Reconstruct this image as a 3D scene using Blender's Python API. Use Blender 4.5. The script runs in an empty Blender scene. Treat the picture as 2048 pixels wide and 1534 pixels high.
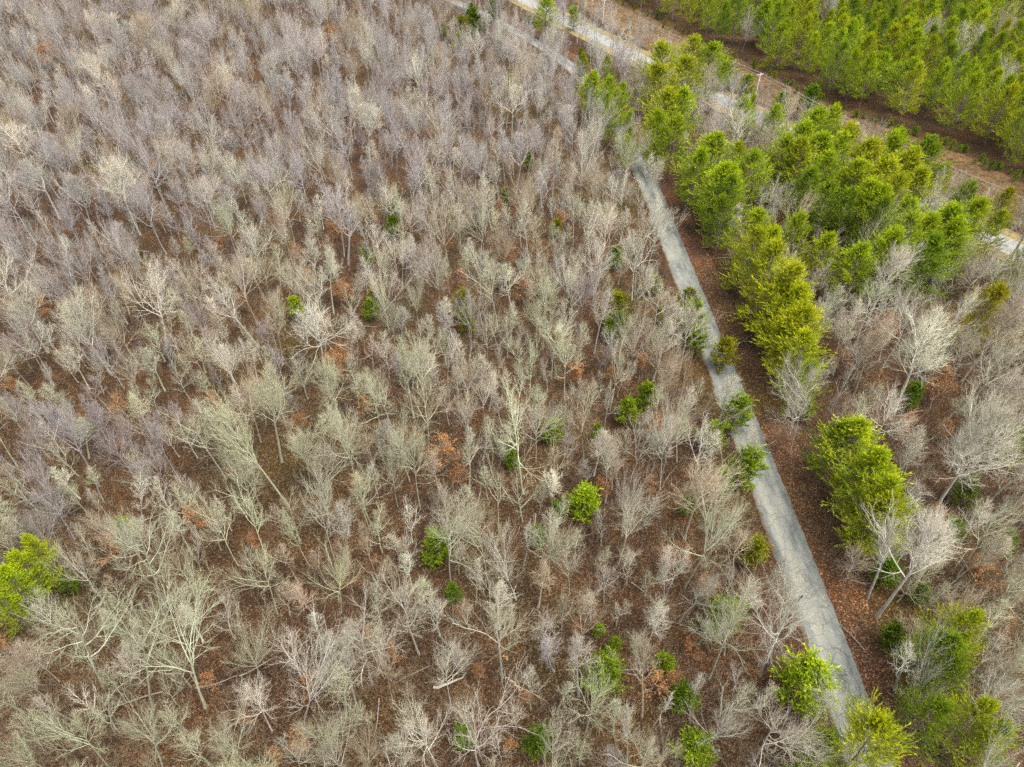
import bpy, math, random
import numpy as np
from math import radians, sin, cos, tan, pi

# ------------------------------------------------------------------ setup
SC = bpy.context.scene
COL = SC.collection
rng = np.random.default_rng(11)
random.seed(5)
CAM_H = 85.0
PITCH = radians(42.5)
F = 1365.3            # focal length of the photograph in its own pixels (2048 wide)
FW = np.array([0, cos(PITCH), -sin(PITCH)])
UP = np.array([0, sin(PITCH), cos(PITCH)])

def px2g(px, py, z=0.0):
    """where the photograph's pixel meets the height z"""
    d = FW + (px - 1024) / F * np.array([1, 0, 0]) - (py - 767) / F * UP
    t = (z - CAM_H) / d[2]
    return np.array([0, 0, CAM_H]) + d * t

def g2px(p):
    v = np.asarray(p, float) - np.array([0, 0, CAM_H])
    w = v @ FW
    return 1024 + F * v[..., 0] / w, 767 - F * (v @ UP) / w, w

def polyg(pts):
    return np.array([px2g(x, y)[:2] for x, y in pts])

def resample(P, step):
    P = np.asarray(P, float)
    s = np.r_[0, np.cumsum(np.linalg.norm(np.diff(P, axis=0), axis=1))]
    n = max(2, int(s[-1] / step))
    t = np.linspace(0, s[-1], n)
    return np.stack([np.interp(t, s, P[:, k]) for k in range(P.shape[1])], 1)

def smooth(P, n=12):
    P = np.asarray(P, float).copy()
    for _ in range(n):
        P[1:-1] = P[1:-1] * .5 + (P[:-2] + P[2:]) * .25
    return P

def dist_poly(q, P):
    """distance of points q (N,2) to the polyline P"""
    q = np.atleast_2d(q)
    best = np.full(len(q), 1e9)
    for a, b in zip(P[:-1], P[1:]):
        ab = b - a
        t = np.clip(((q - a) @ ab) / (ab @ ab + 1e-9), 0, 1)
        best = np.minimum(best, np.linalg.norm(q - a - t[:, None] * ab, axis=1))
    return best

# ------------------------------------------------------------------ lines of the place
LANE_EDGE = [(1850, 1690), (1790, 1534), (1756, 1440), (1698, 1292), (1581, 1000), (1425, 627), (1384, 528), (1318, 368)]
lane_r = polyg(LANE_EDGE)
# the lane bends towards the upper road behind the trees
lane_far = polyg([(1240, 262), (1196, 186), (1138, 130), (1065, 80), (985, 38), (880, -10)])
_n = np.array([-(lane_r[-1] - lane_r[0])[1], (lane_r[-1] - lane_r[0])[0]]); _n /= np.linalg.norm(_n)
LW = 5.6
lane_c = np.vstack([lane_r + _n * LW / 2, lane_far])
lane_c = smooth(resample(lane_c, 3.0), 10)
road_c = smooth(resample(polyg([(760, -150), (900, -75), (1030, -10), (1163, 58), (1285, 119), (1640, 298), (1990, 478), (2140, 556), (2400, 690)]), 4.0), 20)
WOOD_EDGE = np.array([(900, -160), (1180, -40), (1250, 5), (1336, 55), (1446, 106), (1519, 137), (1610, 190), (1775, 256), (1920, 306), (2048, 368), (2300, 490), (2700, 690)], float)
STRIP_LOW = np.array([(820, -160), (1100, -40), (1190, 22), (1300, 92), (1500, 184), (1700, 284), (1880, 372), (2048, 446), (2300, 570), (2700, 770)], float)

# ------------------------------------------------------------------ helpers for meshes
def tag(o, label=None, cat=None, group=None, kind=None):
    if label: o['label'] = label
    if cat: o['category'] = cat
    if group: o['group'] = group
    if kind: o['kind'] = kind
    return o

def make_mesh(name, V, faces3=None, faces4=None, mats=(), smooth_f=True, attrs=None, mat_idx=None):
    """mesh out of arrays; attrs: {name: per vertex float}"""
    me = bpy.data.meshes.new(name)
    V = np.asarray(V, np.float32)
    f3 = np.zeros((0, 3), np.int32) if faces3 is None else np.asarray(faces3, np.int32)
    f4 = np.zeros((0, 4), np.int32) if faces4 is None else np.asarray(faces4, np.int32)
    me.vertices.add(len(V)); me.vertices.foreach_set('co', V.ravel())
    nl = f3.size + f4.size
    me.loops.add(nl)
    me.loops.foreach_set('vertex_index', np.concatenate([f3.ravel(), f4.ravel()]))
    me.polygons.add(len(f3) + len(f4))
    st = np.concatenate([np.arange(len(f3)) * 3, f3.size + np.arange(len(f4)) * 4]).astype(np.int32)
    me.polygons.foreach_set('loop_start', st)
    if mat_idx is not None:
        me.polygons.foreach_set('material_index', np.asarray(mat_idx, np.int32))
    if smooth_f:
        me.polygons.foreach_set('use_smooth', np.ones(len(f3) + len(f4), bool))
    for m in mats: me.materials.append(m)
    for k, a in (attrs or {}).items():
        a = np.asarray(a, np.float32)
        if a.ndim == 1:
            at = me.attributes.new(k, 'FLOAT', 'POINT'); at.data.foreach_set('value', a)
        else:
            at = me.attributes.new(k, 'FLOAT_COLOR', 'POINT')
            at.data.foreach_set('color', np.c_[a, np.ones(len(a))].astype(np.float32).ravel())
    me.update(calc_edges=True); me.validate()
    return me

def link(name, me, parent=None, loc=(0, 0, 0)):
    o = bpy.data.objects.new(name, me); COL.objects.link(o)
    o.location = loc
    if parent: o.parent = parent
    return o

class Acc:
    """collects vertices, triangles and quads"""
    def __init__(s): s.V = []; s.T = []; s.Q = []; s.A = []; s.n = 0
    def add(s, V, T=None, Q=None, a=0.0):
        V = np.asarray(V, float)
        s.V.append(V)
        if T is not None and len(T): s.T.append(np.asarray(T) + s.n)
        if Q is not None and len(Q): s.Q.append(np.asarray(Q) + s.n)
        s.A.append(np.full(len(V), a) if np.isscalar(a) else np.asarray(a, float))
        s.n += len(V)
    def arrays(s):
        V = np.vstack(s.V)
        T = np.vstack(s.T) if s.T else np.zeros((0, 3), int)
        Q = np.vstack(s.Q) if s.Q else np.zeros((0, 4), int)
        return V, T, Q, np.concatenate(s.A)
    def box(s, c, size, rot=None, a=0.0):
        x = np.array([[i, j, k] for i in (-.5, .5) for j in (-.5, .5) for k in (-.5, .5)]) * np.asarray(size)
        if rot is not None: x = x @ np.asarray(rot).T
        s.add(x + np.asarray(c), Q=[[0, 1, 3, 2], [4, 6, 7, 5], [0, 4, 5, 1], [2, 3, 7, 6], [0, 2, 6, 4], [1, 5, 7, 3]], a=a)
    def mesh(s, name, mats, attr='lvl', smooth_f=True):
        V, T, Q, A = s.arrays()
        return make_mesh(name, V, T, Q, mats, smooth_f, {attr: A})

def unit(v): return v / (np.linalg.norm(v, axis=-1, keepdims=True) + 1e-12)

def frame(d):
    h = np.where(np.abs(d[..., 2:3]) > .9, np.array([1., 0, 0]), np.array([0, 0, 1.]))
    u = unit(np.cross(d, h)); v = np.cross(d, u)
    return u, v

def grow(r, P, D, L, n, wob, up):
    """polylines: P,D (N,3), L (N,)"""
    pts = [P]; d = unit(D)
    for i in range(n):
        d = unit(d + wob * r.normal(size=d.shape) + np.array([0, 0, up]))
        P = P + d * (L / n)[:, None]; pts.append(P)
    return np.stack(pts, 1)

def tubes(acc, pts, R0, R1, k, a=0.0, tip=False, flare=0.0):
    """tubes along polylines pts (N,n+1,3); radius R0 -> R1"""
    N, m, _ = pts.shape
    if N == 0: return
    tan_ = np.zeros_like(pts)
    tan_[:, 1:-1] = pts[:, 2:] - pts[:, :-2]; tan_[:, 0] = pts[:, 1] - pts[:, 0]; tan_[:, -1] = pts[:, -1] - pts[:, -2]
    tan_ = unit(tan_)
    u, v = frame(tan_)
    t = np.linspace(0, 1, m)
    R = R0[:, None] * (1 - t) + R1[:, None] * t
    if flare: R = R * (1 + flare * np.exp(-t * m * 1.1))[None]
    an = np.arange(k) * 2 * pi / k
    mr = m - 1 if tip else m
    ring = pts[:, :mr, None] + R[:, :mr, None, None] * (np.cos(an)[None, None, :, None] * u[:, :mr, None] + np.sin(an)[None, None, :, None] * v[:, :mr, None])
    V = ring.reshape(-1, 3)
    base = np.arange(N)[:, None, None] * (mr * k)
    i = np.arange(mr - 1)[None, :, None] * k; j = np.arange(k)[None, None, :]; j2 = (j + 1) % k
    Q = np.stack([base + i + j, base + i + j2, base + i + k + j2, base + i + k + j], -1).reshape(-1, 4) if mr > 1 else None
    if tip:
        apex = len(V) + np.arange(N)[:, None]
        b2 = np.arange(N)[:, None] * (mr * k) + (mr - 1) * k
        jj = np.arange(k)[None]
        T = np.stack([b2 + jj, b2 + (jj + 1) % k, np.broadcast_to(apex, (N, k))], -1).reshape(-1, 3)
        V = np.vstack([V, pts[:, -1]])
    else:
        T = None
    acc.add(V, T, Q, a)

def children(r, pts, m, t0, t1, ang, sd, jitter=1.0):
    """m child starts on each polyline -> positions, directions, t, parent index"""
    N, n1, _ = pts.shape; n = n1 - 1
    i = np.arange(m)[None]
    t = t0 + (t1 - t0) * (i + jitter * r.random((N, m))) / m
    x = np.clip(t * n, 0, n - 1e-6); k = x.astype(int); f = (x - k)[..., None]
    I = np.arange(N)[:, None]
    p = pts[I, k] * (1 - f) + pts[I, k + 1] * f
    d = unit(pts[I, k + 1] - pts[I, k])
    u, v = frame(d)
    az = i * 2.399 + r.random((N, 1)) * 6.28 + .5 * r.normal(size=(N, m))
    A = ang(t) if callable(ang) else np.full_like(t, ang)
    A = A + sd * r.normal(size=(N, m))
    D = np.cos(A)[..., None] * d + np.sin(A)[..., None] * (np.cos(az)[..., None] * u + np.sin(az)[..., None] * v)
    return p.reshape(-1, 3), D.reshape(-1, 3), t.ravel(), np.repeat(np.arange(N), m)

# ------------------------------------------------------------------ materials
def mat(name):
    m = bpy.data.materials.new(name); m.use_nodes = True
    nt = m.node_tree; nt.nodes.clear()
    out = nt.nodes.new('ShaderNodeOutputMaterial')
    b = nt.nodes.new('ShaderNodeBsdfPrincipled')
    nt.links.new(b.outputs[0], out.inputs[0])
    b.inputs['Roughness'].default_value = .85
    b.inputs['Specular IOR Level'].default_value = .25
    return m, nt, b, out

def N(nt, t, **kw):
    n = nt.nodes.new(t)
    for k, v in kw.items():
        if k in n.inputs: n.inputs[k].default_value = v
        else: setattr(n, k, v)
    return n

def ramp(nt, fac, stops, interp='LINEAR'):
    n = nt.nodes.new('ShaderNodeValToRGB'); n.color_ramp.interpolation = interp
    e = n.color_ramp.elements
    while len(e) < len(stops): e.new(.5)
    for el, (p, c) in zip(e, stops): el.position = p; el.color = (*c, 1)
    if fac is not None: nt.links.new(fac, n.inputs[0])
    return n.outputs[0]

def mix(nt, f, a, b, mode='MIX'):
    n = nt.nodes.new('ShaderNodeMix'); n.data_type = 'RGBA'; n.blend_type = mode
    for s, x in ((0, f), (6, a), (7, b)):
        if hasattr(x, 'is_linked') or hasattr(x, 'links'): nt.links.new(x, n.inputs[s])
        elif s == 0: n.inputs[0].default_value = x
        else: n.inputs[s].default_value = (*x, 1)
    return n.outputs[2]

def attr(nt, name, kind='GEOMETRY'):
    n = nt.nodes.new('ShaderNodeAttribute'); n.attribute_name = name; n.attribute_type = kind
    return n

def tree_material(name, tint_from):
    """bark and twigs: own colour of the tree, blotched with lichen, twigs redder than the limbs"""
    m, nt, b, out = mat(name)
    if tint_from == 'object':
        tint = N(nt, 'ShaderNodeObjectInfo').outputs['Color']
    else:
        tint = attr(nt, 'tint', 'INSTANCER' if tint_from == 'points' else 'GEOMETRY').outputs['Color']
    lvl = attr(nt, 'lvl').outputs['Fac']
    geo = N(nt, 'ShaderNodeNewGeometry')
    noi = N(nt, 'ShaderNodeTexNoise', Scale=.9, Detail=4.0, Roughness=.7); nt.links.new(geo.outputs['Position'], noi.inputs['Vector'])
    noi2 = N(nt, 'ShaderNodeTexNoise', Scale=6.0, Detail=3.0); nt.links.new(geo.outputs['Position'], noi2.inputs['Vector'])
    lich = ramp(nt, noi.outputs[0], [(.35, (.70, .69, .66)), (.52, (1, 1, 1)), (.68, (1.02, 1.08, .90))])
    col = mix(nt, 1.0, tint, lich, 'MULTIPLY')
    fine = ramp(nt, noi2.outputs[0], [(.3, (.7, .68, .66)), (.6, (1.05, 1.05, 1.05))])
    col = mix(nt, 1.0, col, fine, 'MULTIPLY')
    tw = mix(nt, 1.0, tint, (.64, .595, .52), 'MULTIPLY')
    col = mix(nt, 1.0, col, ramp(nt, lvl, [(0, (.66, .65, .64)), (.06, (1, 1, 1))]), 'MULTIPLY')
    col = mix(nt, lvl, col, tw)
    nt.links.new(col, b.inputs['Base Color'])
    return m

M_BARK = tree_material('tree_bark', 'object')
M_BRUSH = tree_material('brush_twigs', 'attr')
M_BARK_MASS = tree_material('tree_bark_mass', 'points')

def leaf_material(name, dark, light, yel, tint='object', transl=.26):
    m, nt, b, out = mat(name)
    tone = attr(nt, 'lvl').outputs['Fac']
    col = ramp(nt, tone, [(.0, dark), (.55, light), (1.0, yel)])
    if tint == 'object':
        oi = N(nt, 'ShaderNodeObjectInfo')
        col = mix(nt, 1.0, col, oi.outputs['Color'], 'MULTIPLY')
    else:
        col = mix(nt, 1.0, col, attr(nt, 'tint', 'INSTANCER').outputs['Color'], 'MULTIPLY')
    nt.links.new(col, b.inputs['Base Color'])
    b.inputs['Roughness'].default_value = .75; b.inputs['Specular IOR Level'].default_value = .06
    tr = N(nt, 'ShaderNodeBsdfTranslucent'); nt.links.new(col, tr.inputs['Color'])
    ms = N(nt, 'ShaderNodeMixShader', Fac=transl)
    nt.links.new(b.outputs[0], ms.inputs[1]); nt.links.new(tr.outputs[0], ms.inputs[2])
    nt.links.new(ms.outputs[0], out.inputs[0])
    return m

M_PINE = leaf_material('pine_needles', (.09, .14, .012), (.40, .47, .010), (.66, .66, .012))
M_PINE_MASS = leaf_material('pine_needles_mass', (.10, .145, .016), (.38, .43, .014), (.60, .58, .018), 'points')
M_CEDAR = leaf_material('cedar_sprays', (.06, .10, .012), (.27, .34, .014), (.46, .50, .018))
M_BEECH = leaf_material('dry_beech_leaves', (.22, .10, .04), (.42, .21, .085), (.56, .33, .15))
M_SHRUB = leaf_material('shrub_leaves', (.04, .07, .015), (.10, .15, .025), (.17, .21, .04))

def flat_mat(name, c, rough=.8, var=.25, scale=8.0):
    m, nt, b, out = mat(name)
    geo = N(nt, 'ShaderNodeNewGeometry')
    noi = N(nt, 'ShaderNodeTexNoise', Scale=scale, Detail=4.0); nt.links.new(geo.outputs['Position'], noi.inputs['Vector'])
    c = np.array(c)
    col = ramp(nt, noi.outputs[0], [(.3, tuple(c * (1 - var))), (.7, tuple(c * (1 + var)))])
    nt.links.new(col, b.inputs['Base Color']); b.inputs['Roughness'].default_value = rough
    return m

# ---- leaf litter
def litter_material(name, bright=1.0, pale=.08, hue=(1, 1, 1)):
    m, nt, b, out = mat(name)
    geo = N(nt, 'ShaderNodeNewGeometry'); P = geo.outputs['Position']
    v1 = N(nt, 'ShaderNodeTexVoronoi', Scale=6.5, Randomness=1.0); nt.links.new(P, v1.inputs['Vector'])
    sep = N(nt, 'ShaderNodeSeparateColor'); nt.links.new(v1.outputs['Color'], sep.inputs[0])
    k = bright
    leaf = ramp(nt, sep.outputs[0], [(0, (.014 * k, .009 * k, .006 * k)), (.35, (.040 * k, .024 * k, .013 * k)), (.62, (.074 * k, .041 * k, .020 * k)),
                                     (.85, (.14 * k, .078 * k, .036 * k)), (1 - pale * .5, (.30 * k, .18 * k, .10 * k)), (1.0, (.48 * k, .36 * k, .25 * k))])
    v2 = N(nt, 'ShaderNodeTexVoronoi', Scale=15.0); nt.links.new(P, v2.inputs['Vector'])
    sep2 = N(nt, 'ShaderNodeSeparateColor'); nt.links.new(v2.outputs['Color'], sep2.inputs[0])
    leaf2 = ramp(nt, sep2.outputs[1], [(0, (.012 * k, .008 * k, .006 * k)), (.5, (.050 * k, .029 * k, .015 * k)), (.9, (.12 * k, .068 * k, .031 * k)), (1, (.32 * k, .22 * k, .14 * k))])
    col = mix(nt, .5, leaf, leaf2)
    n1 = N(nt, 'ShaderNodeTexNoise', Scale=.11, Detail=5.0, Roughness=.6); nt.links.new(P, n1.inputs['Vector'])
    zone = ramp(nt, n1.outputs[0], [(.30, (.50, .48, .50)), (.46, (.95, .95, .95)), (.60, (1.35, 1.22, 1.0)), (.74, (1.2, .9, .66))])
    col = mix(nt, 1.0, col, zone, 'MULTIPLY')
    n3 = N(nt, 'ShaderNodeTexNoise', Scale=.035, Detail=3.0); nt.links.new(P, n3.inputs['Vector'])
    zone3 = ramp(nt, n3.outputs[0], [(.36, (.92, .84, .92)), (.52, (1.0, 1.0, 1.0)), (.66, (.95, 1.12, .72))])
    col = mix(nt, 1.0, col, zone3, 'MULTIPLY')
    if hue != (1, 1, 1): col = mix(nt, 1.0, col, hue, 'MULTIPLY')
    nt.links.new(col, b.inputs['Base Color']); b.inputs['Roughness'].default_value = .95
    bp = N(nt, 'ShaderNodeBump', Strength=.9, Distance=.12)
    nt.links.new(v1.outputs['Distance'], bp.inputs['Height']); nt.links.new(bp.outputs[0], b.inputs['Normal'])
    return m
M_LITTER = litter_material('leaf_litter', .66, .12, (1.06, 1.0, .84))
M_VERGE = litter_material('verge_leaf_litter', 1.05, .22, (1.10, .95, .88))

def grass_mat(name, stops, scale=1.2):
    m, nt, b, out = mat(name)
    geo = N(nt, 'ShaderNodeNewGeometry'); P = geo.outputs['Position']
    n1 = N(nt, 'ShaderNodeTexNoise', Scale=scale, Detail=8.0, Roughness=.75); nt.links.new(P, n1.inputs['Vector'])
    n2 = N(nt, 'ShaderNodeTexNoise', Scale=.12, Detail=3.0); nt.links.new(P, n2.inputs['Vector'])
    col = ramp(nt, n1.outputs[0], stops)
    z = ramp(nt, n2.outputs[0], [(.35, (.7, .72, .7)), (.65, (1.2, 1.1, 1.0))])
    col = mix(nt, 1.0, col, z, 'MULTIPLY')
    nt.links.new(col, b.inputs['Base Color']); b.inputs['Roughness'].default_value = .95
    bp = N(nt, 'ShaderNodeBump', Strength=.8, Distance=.3)
    nt.links.new(n1.outputs[0], bp.inputs['Height']); nt.links.new(bp.outputs[0], b.inputs['Normal'])
    return m
M_STRIP = grass_mat('dry_cleared_grass', [(.28, (.04, .03, .016)), (.42, (.10, .066, .032)), (.58, (.175, .112, .052)), (.75, (.24, .19, .09))])
M_GRASS = grass_mat('roadside_grass', [(.28, (.10, .09, .04)), (.5, (.24, .20, .09)), (.7, (.36, .30, .14))])

def asphalt_material(name, base, pale, tracks=True):
    m, nt, b, out = mat(name)
    uv = N(nt, 'ShaderNodeUVMap'); sp = N(nt, 'ShaderNodeSeparateXYZ'); nt.links.new(uv.outputs[0], sp.inputs[0])
    geo = N(nt, 'ShaderNodeNewGeometry'); P = geo.outputs['Position']
    mp = N(nt, 'ShaderNodeMapping'); nt.links.new(uv.outputs[0], mp.inputs[0]); mp.inputs['Scale'].default_value = (1.6, .06, 1)
    ns = N(nt, 'ShaderNodeTexNoise', Scale=1.6, Detail=5.0, Roughness=.6); nt.links.new(mp.outputs[0], ns.inputs['Vector'])
    nb = N(nt, 'ShaderNodeTexNoise', Scale=.35, Detail=5.0); nt.links.new(P, nb.inputs['Vector'])
    nf = N(nt, 'ShaderNodeTexNoise', Scale=14.0, Detail=3.0); nt.links.new(P, nf.inputs['Vector'])
    base = np.array(base); pale = np.array(pale)
    col = mix(nt, 1.0, tuple(base), ramp(nt, nb.outputs[0], [(.3, (.78, .80, .80)), (.7, (1.18, 1.16, 1.1))]), 'MULTIPLY')
    if tracks:
        # u runs 0..1 across: worn pale wheel tracks, a tan crown between
        tr = ramp(nt, sp.outputs[0], [(0, (.15,) * 3), (.12, (.2,) * 3), (.27, (.75,) * 3), (.40, (.45,) * 3), (.55, (.6,) * 3), (.70, (.95,) * 3), (.84, (.5,) * 3), (.95, (.1,) * 3), (1, (.0,) * 3)])
        st = mix(nt, .55, tr, ns.outputs[0], 'OVERLAY')
        col = mix(nt, st, col, tuple(pale))
        ed = ramp(nt, ns.outputs[0], [(.36, (.55, .58, .60)), (.5, (1, 1, 1)), (.64, (1.2, 1.14, 1.02))])
        col = mix(nt, 1.0, col, ed, 'MULTIPLY')
        # cracks: long irregular cells, and cross cracks
        wv = N(nt, 'ShaderNodeTexNoise', Scale=.8, Detail=3.0); nt.links.new(P, wv.inputs['Vector'])
        ad = N(nt, 'ShaderNodeVectorMath', operation='MULTIPLY_ADD'); nt.links.new(wv.outputs['Color'], ad.inputs[0])
        ad.inputs[1].default_value = (.8, .8, .8); nt.links.new(P, ad.inputs[2])
        vo = N(nt, 'ShaderNodeTexVoronoi', Scale=.6, feature='DISTANCE_TO_EDGE'); nt.links.new(ad.outputs[0], vo.inputs['Vector'])
        ck = ramp(nt, vo.outputs['Distance'], [(.0, (.30,) * 3), (.012, (.45,) * 3), (.024, (1,) * 3)])
        col = mix(nt, .65, col, ck, 'MULTIPLY')
    fine = ramp(nt, nf.outputs[0], [(.3, (.82,) * 3), (.7, (1.15,) * 3)])
    col = mix(nt, 1.0, col, fine, 'MULTIPLY')
    if tracks:
        dn = N(nt, 'ShaderNodeTexNoise', Scale=.55, Detail=5.0, Roughness=.7); nt.links.new(P, dn.inputs['Vector'])
        eg = ramp(nt, sp.outputs[0], [(0, (.30,) * 3), (.07, (.0,) * 3), (.86, (.0,) * 3), (1, (.42,) * 3)])
        sm = N(nt, 'ShaderNodeMath', operation='ADD'); nt.links.new(dn.outputs[0], sm.inputs[0]); nt.links.new(eg, sm.inputs[1])
        dr = ramp(nt, sm.outputs[0], [(.72, (0,) * 3), (.80, (1,) * 3)])
        col = mix(nt, dr, col, (.10, .058, .03))
    # stray leaves blown on the surface
    vl = N(nt, 'ShaderNodeTexVoronoi', Scale=1.7); nt.links.new(P, vl.inputs['Vector'])
    lf = ramp(nt, vl.outputs['Distance'], [(.0, (1,) * 3), (.05, (1,) * 3), (.07, (0,) * 3)])
    col = mix(nt, lf, col, (.22, .13, .07))
    nt.links.new(col, b.inputs['Base Color']); b.inputs['Roughness'].default_value = .8
    return m
M_LANE = asphalt_material('worn_asphalt', (.135, .148, .140), (.255, .258, .225))
M_ROAD = asphalt_material('pale_road_surface', (.29, .29, .285), (.6, .6, .6), False)
M_POLE = flat_mat('weathered_pole_wood', (.66, .61, .54), .85)
M_WIRE = flat_mat('wire_aluminium', (.45, .44, .42), .5)
M_PINE_BARK = flat_mat('pine_bark', (.30, .25, .21), .9)
M_LOG = flat_mat('rotting_wood', (.055, .045, .04), .95)
M_CER = flat_mat('grey_insulator', (.5, .5, .5), .4)

# ------------------------------------------------------------------ ground and roads
def gz(x, y):
    """gentle lie of the land; level along the roads"""
    x = np.asarray(x, float); y = np.asarray(y, float)
    return .0 * x

def sh(n, lim, k):
    t = np.linspace(-1, 1, n); return np.sinh(t * k) / np.sinh(k) * lim
gx = sh(181, 4000, 5.0); gy = np.concatenate([np.linspace(-400, 500, 150), np.geomspace(520, 6000, 30)])
X, Y = np.meshgrid(gx, gy, indexing='ij')
Zg = -.02 + .0 * X
idx = np.arange(X.size).reshape(X.shape)
Q = np.stack([idx[:-1, :-1], idx[1:, :-1], idx[1:, 1:], idx[:-1, 1:]], -1).reshape(-1, 4)
ground = link('ground', make_mesh('ground', np.c_[X.ravel(), Y.ravel(), Zg.ravel()], None, Q, [M_LITTER]))
tag(ground, 'forest floor of brown fallen leaves under the bare trees', kind='structure')

def ribbon(name, C, off0, off1, z, m, ragged=(0, 0), nu=9, crown=0.0):
    C = np.asarray(C); d = np.gradient(C, axis=0); d = d / np.linalg.norm(d, axis=1)[:, None]
    n = np.stack([-d[:, 1], d[:, 0]], 1)
    k = len(C); r = np.random.default_rng(len(name))
    def rag(a):
        w = r.normal(size=k); w = np.convolve(w, [.25, .5, .25], 'same') + .5 * r.normal(size=k) * (r.random(k) > .6)
        return a * w
    o0 = off0 + rag(ragged[0]); o1 = off1 + rag(ragged[1])
    u = np.linspace(0, 1, nu)
    W = o0[:, None] * (1 - u) + o1[:, None] * u
    P = C[:, None] + n[:, None] * W[..., None]
    Z = z + crown * (1 - (2 * u - 1) ** 2)
    V = np.concatenate([P, np.broadcast_to(Z[None, :, None], (k, nu, 1))], -1).reshape(-1, 3)
    id_ = np.arange(k * nu).reshape(k, nu)
    Q = np.stack([id_[:-1, :-1], id_[1:, :-1], id_[1:, 1:], id_[:-1, 1:]], -1).reshape(-1, 4)
    me = make_mesh(name, V, None, Q, [m])
    s = np.r_[0, np.cumsum(np.linalg.norm(np.diff(C, axis=0), axis=1))]
    UV = np.stack([np.broadcast_to(u[None], (k, nu)), np.broadcast_to(s[:, None], (k, nu))], -1).reshape(-1, 2)
    uvl = me.uv_layers.new(name='UVMap')
    li = np.zeros(len(me.loops), np.int32); me.loops.foreach_get('vertex_index', li)
    uvl.data.foreach_set('uv', UV[li].astype(np.float32).ravel())
    # faces up
    if me.polygons[0].normal.z < 0: me.flip_normals()
    return link(name, me)

lane_fine = resample(lane_c, .7)
# left normal: positive offsets lie left of the direction of travel (up the picture)
verge = ribbon('road_verge', resample(lane_c, 1.2), -LW / 2 - 5.0, -LW / 2 + .5, .004, M_VERGE, (.35, 0), 9)
tag(verge, 'verge of dry leaves beside the narrow lane', kind='structure')
lane = ribbon('lane', lane_fine, -LW / 2, LW / 2, .012, M_LANE, (.05, .13), 15, .03)
tag(lane, 'narrow cracked grey asphalt lane through the woods', kind='structure')
road = ribbon('road', road_c, -3.6, 3.6, .010, M_ROAD, (.1, .1), 9, .03)
tag(road, 'pale wider road beside the power line', kind='structure')
rv = ribbon('grass_verge', road_c, -7.5, 7.5, .003, M_GRASS, (.4, .4), 7)
tag(rv, 'yellowish grass verge along the pale road', kind='structure')

# cleared strip under the power line
n_ = 60
xs = np.linspace(1000, 2600, n_)
up_ = np.array([px2g(x, np.interp(x, WOOD_EDGE[:, 0], WOOD_EDGE[:, 1]))[:2] for x in xs])
lo_ = np.array([px2g(x, np.interp(x, STRIP_LOW[:, 0], STRIP_LOW[:, 1]) + 6)[:2] for x in xs])
u = np.linspace(-.05, 1, 9)
P = lo_[:, None] * (1 - u)[None, :, None] + up_[:, None] * u[None, :, None]
id_ = np.arange(n_ * 9).reshape(n_, 9)
Q = np.stack([id_[:-1, :-1], id_[1:, :-1], id_[1:, 1:], id_[:-1, 1:]], -1).reshape(-1, 4)
strip = link('cleared_strip', make_mesh('cleared_strip', np.c_[P.reshape(-1, 2), np.full(n_ * 9, .0065)], None, Q, [M_STRIP]))
tag(strip, 'cleared strip of orange dry grass under the power line', kind='structure')

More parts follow.
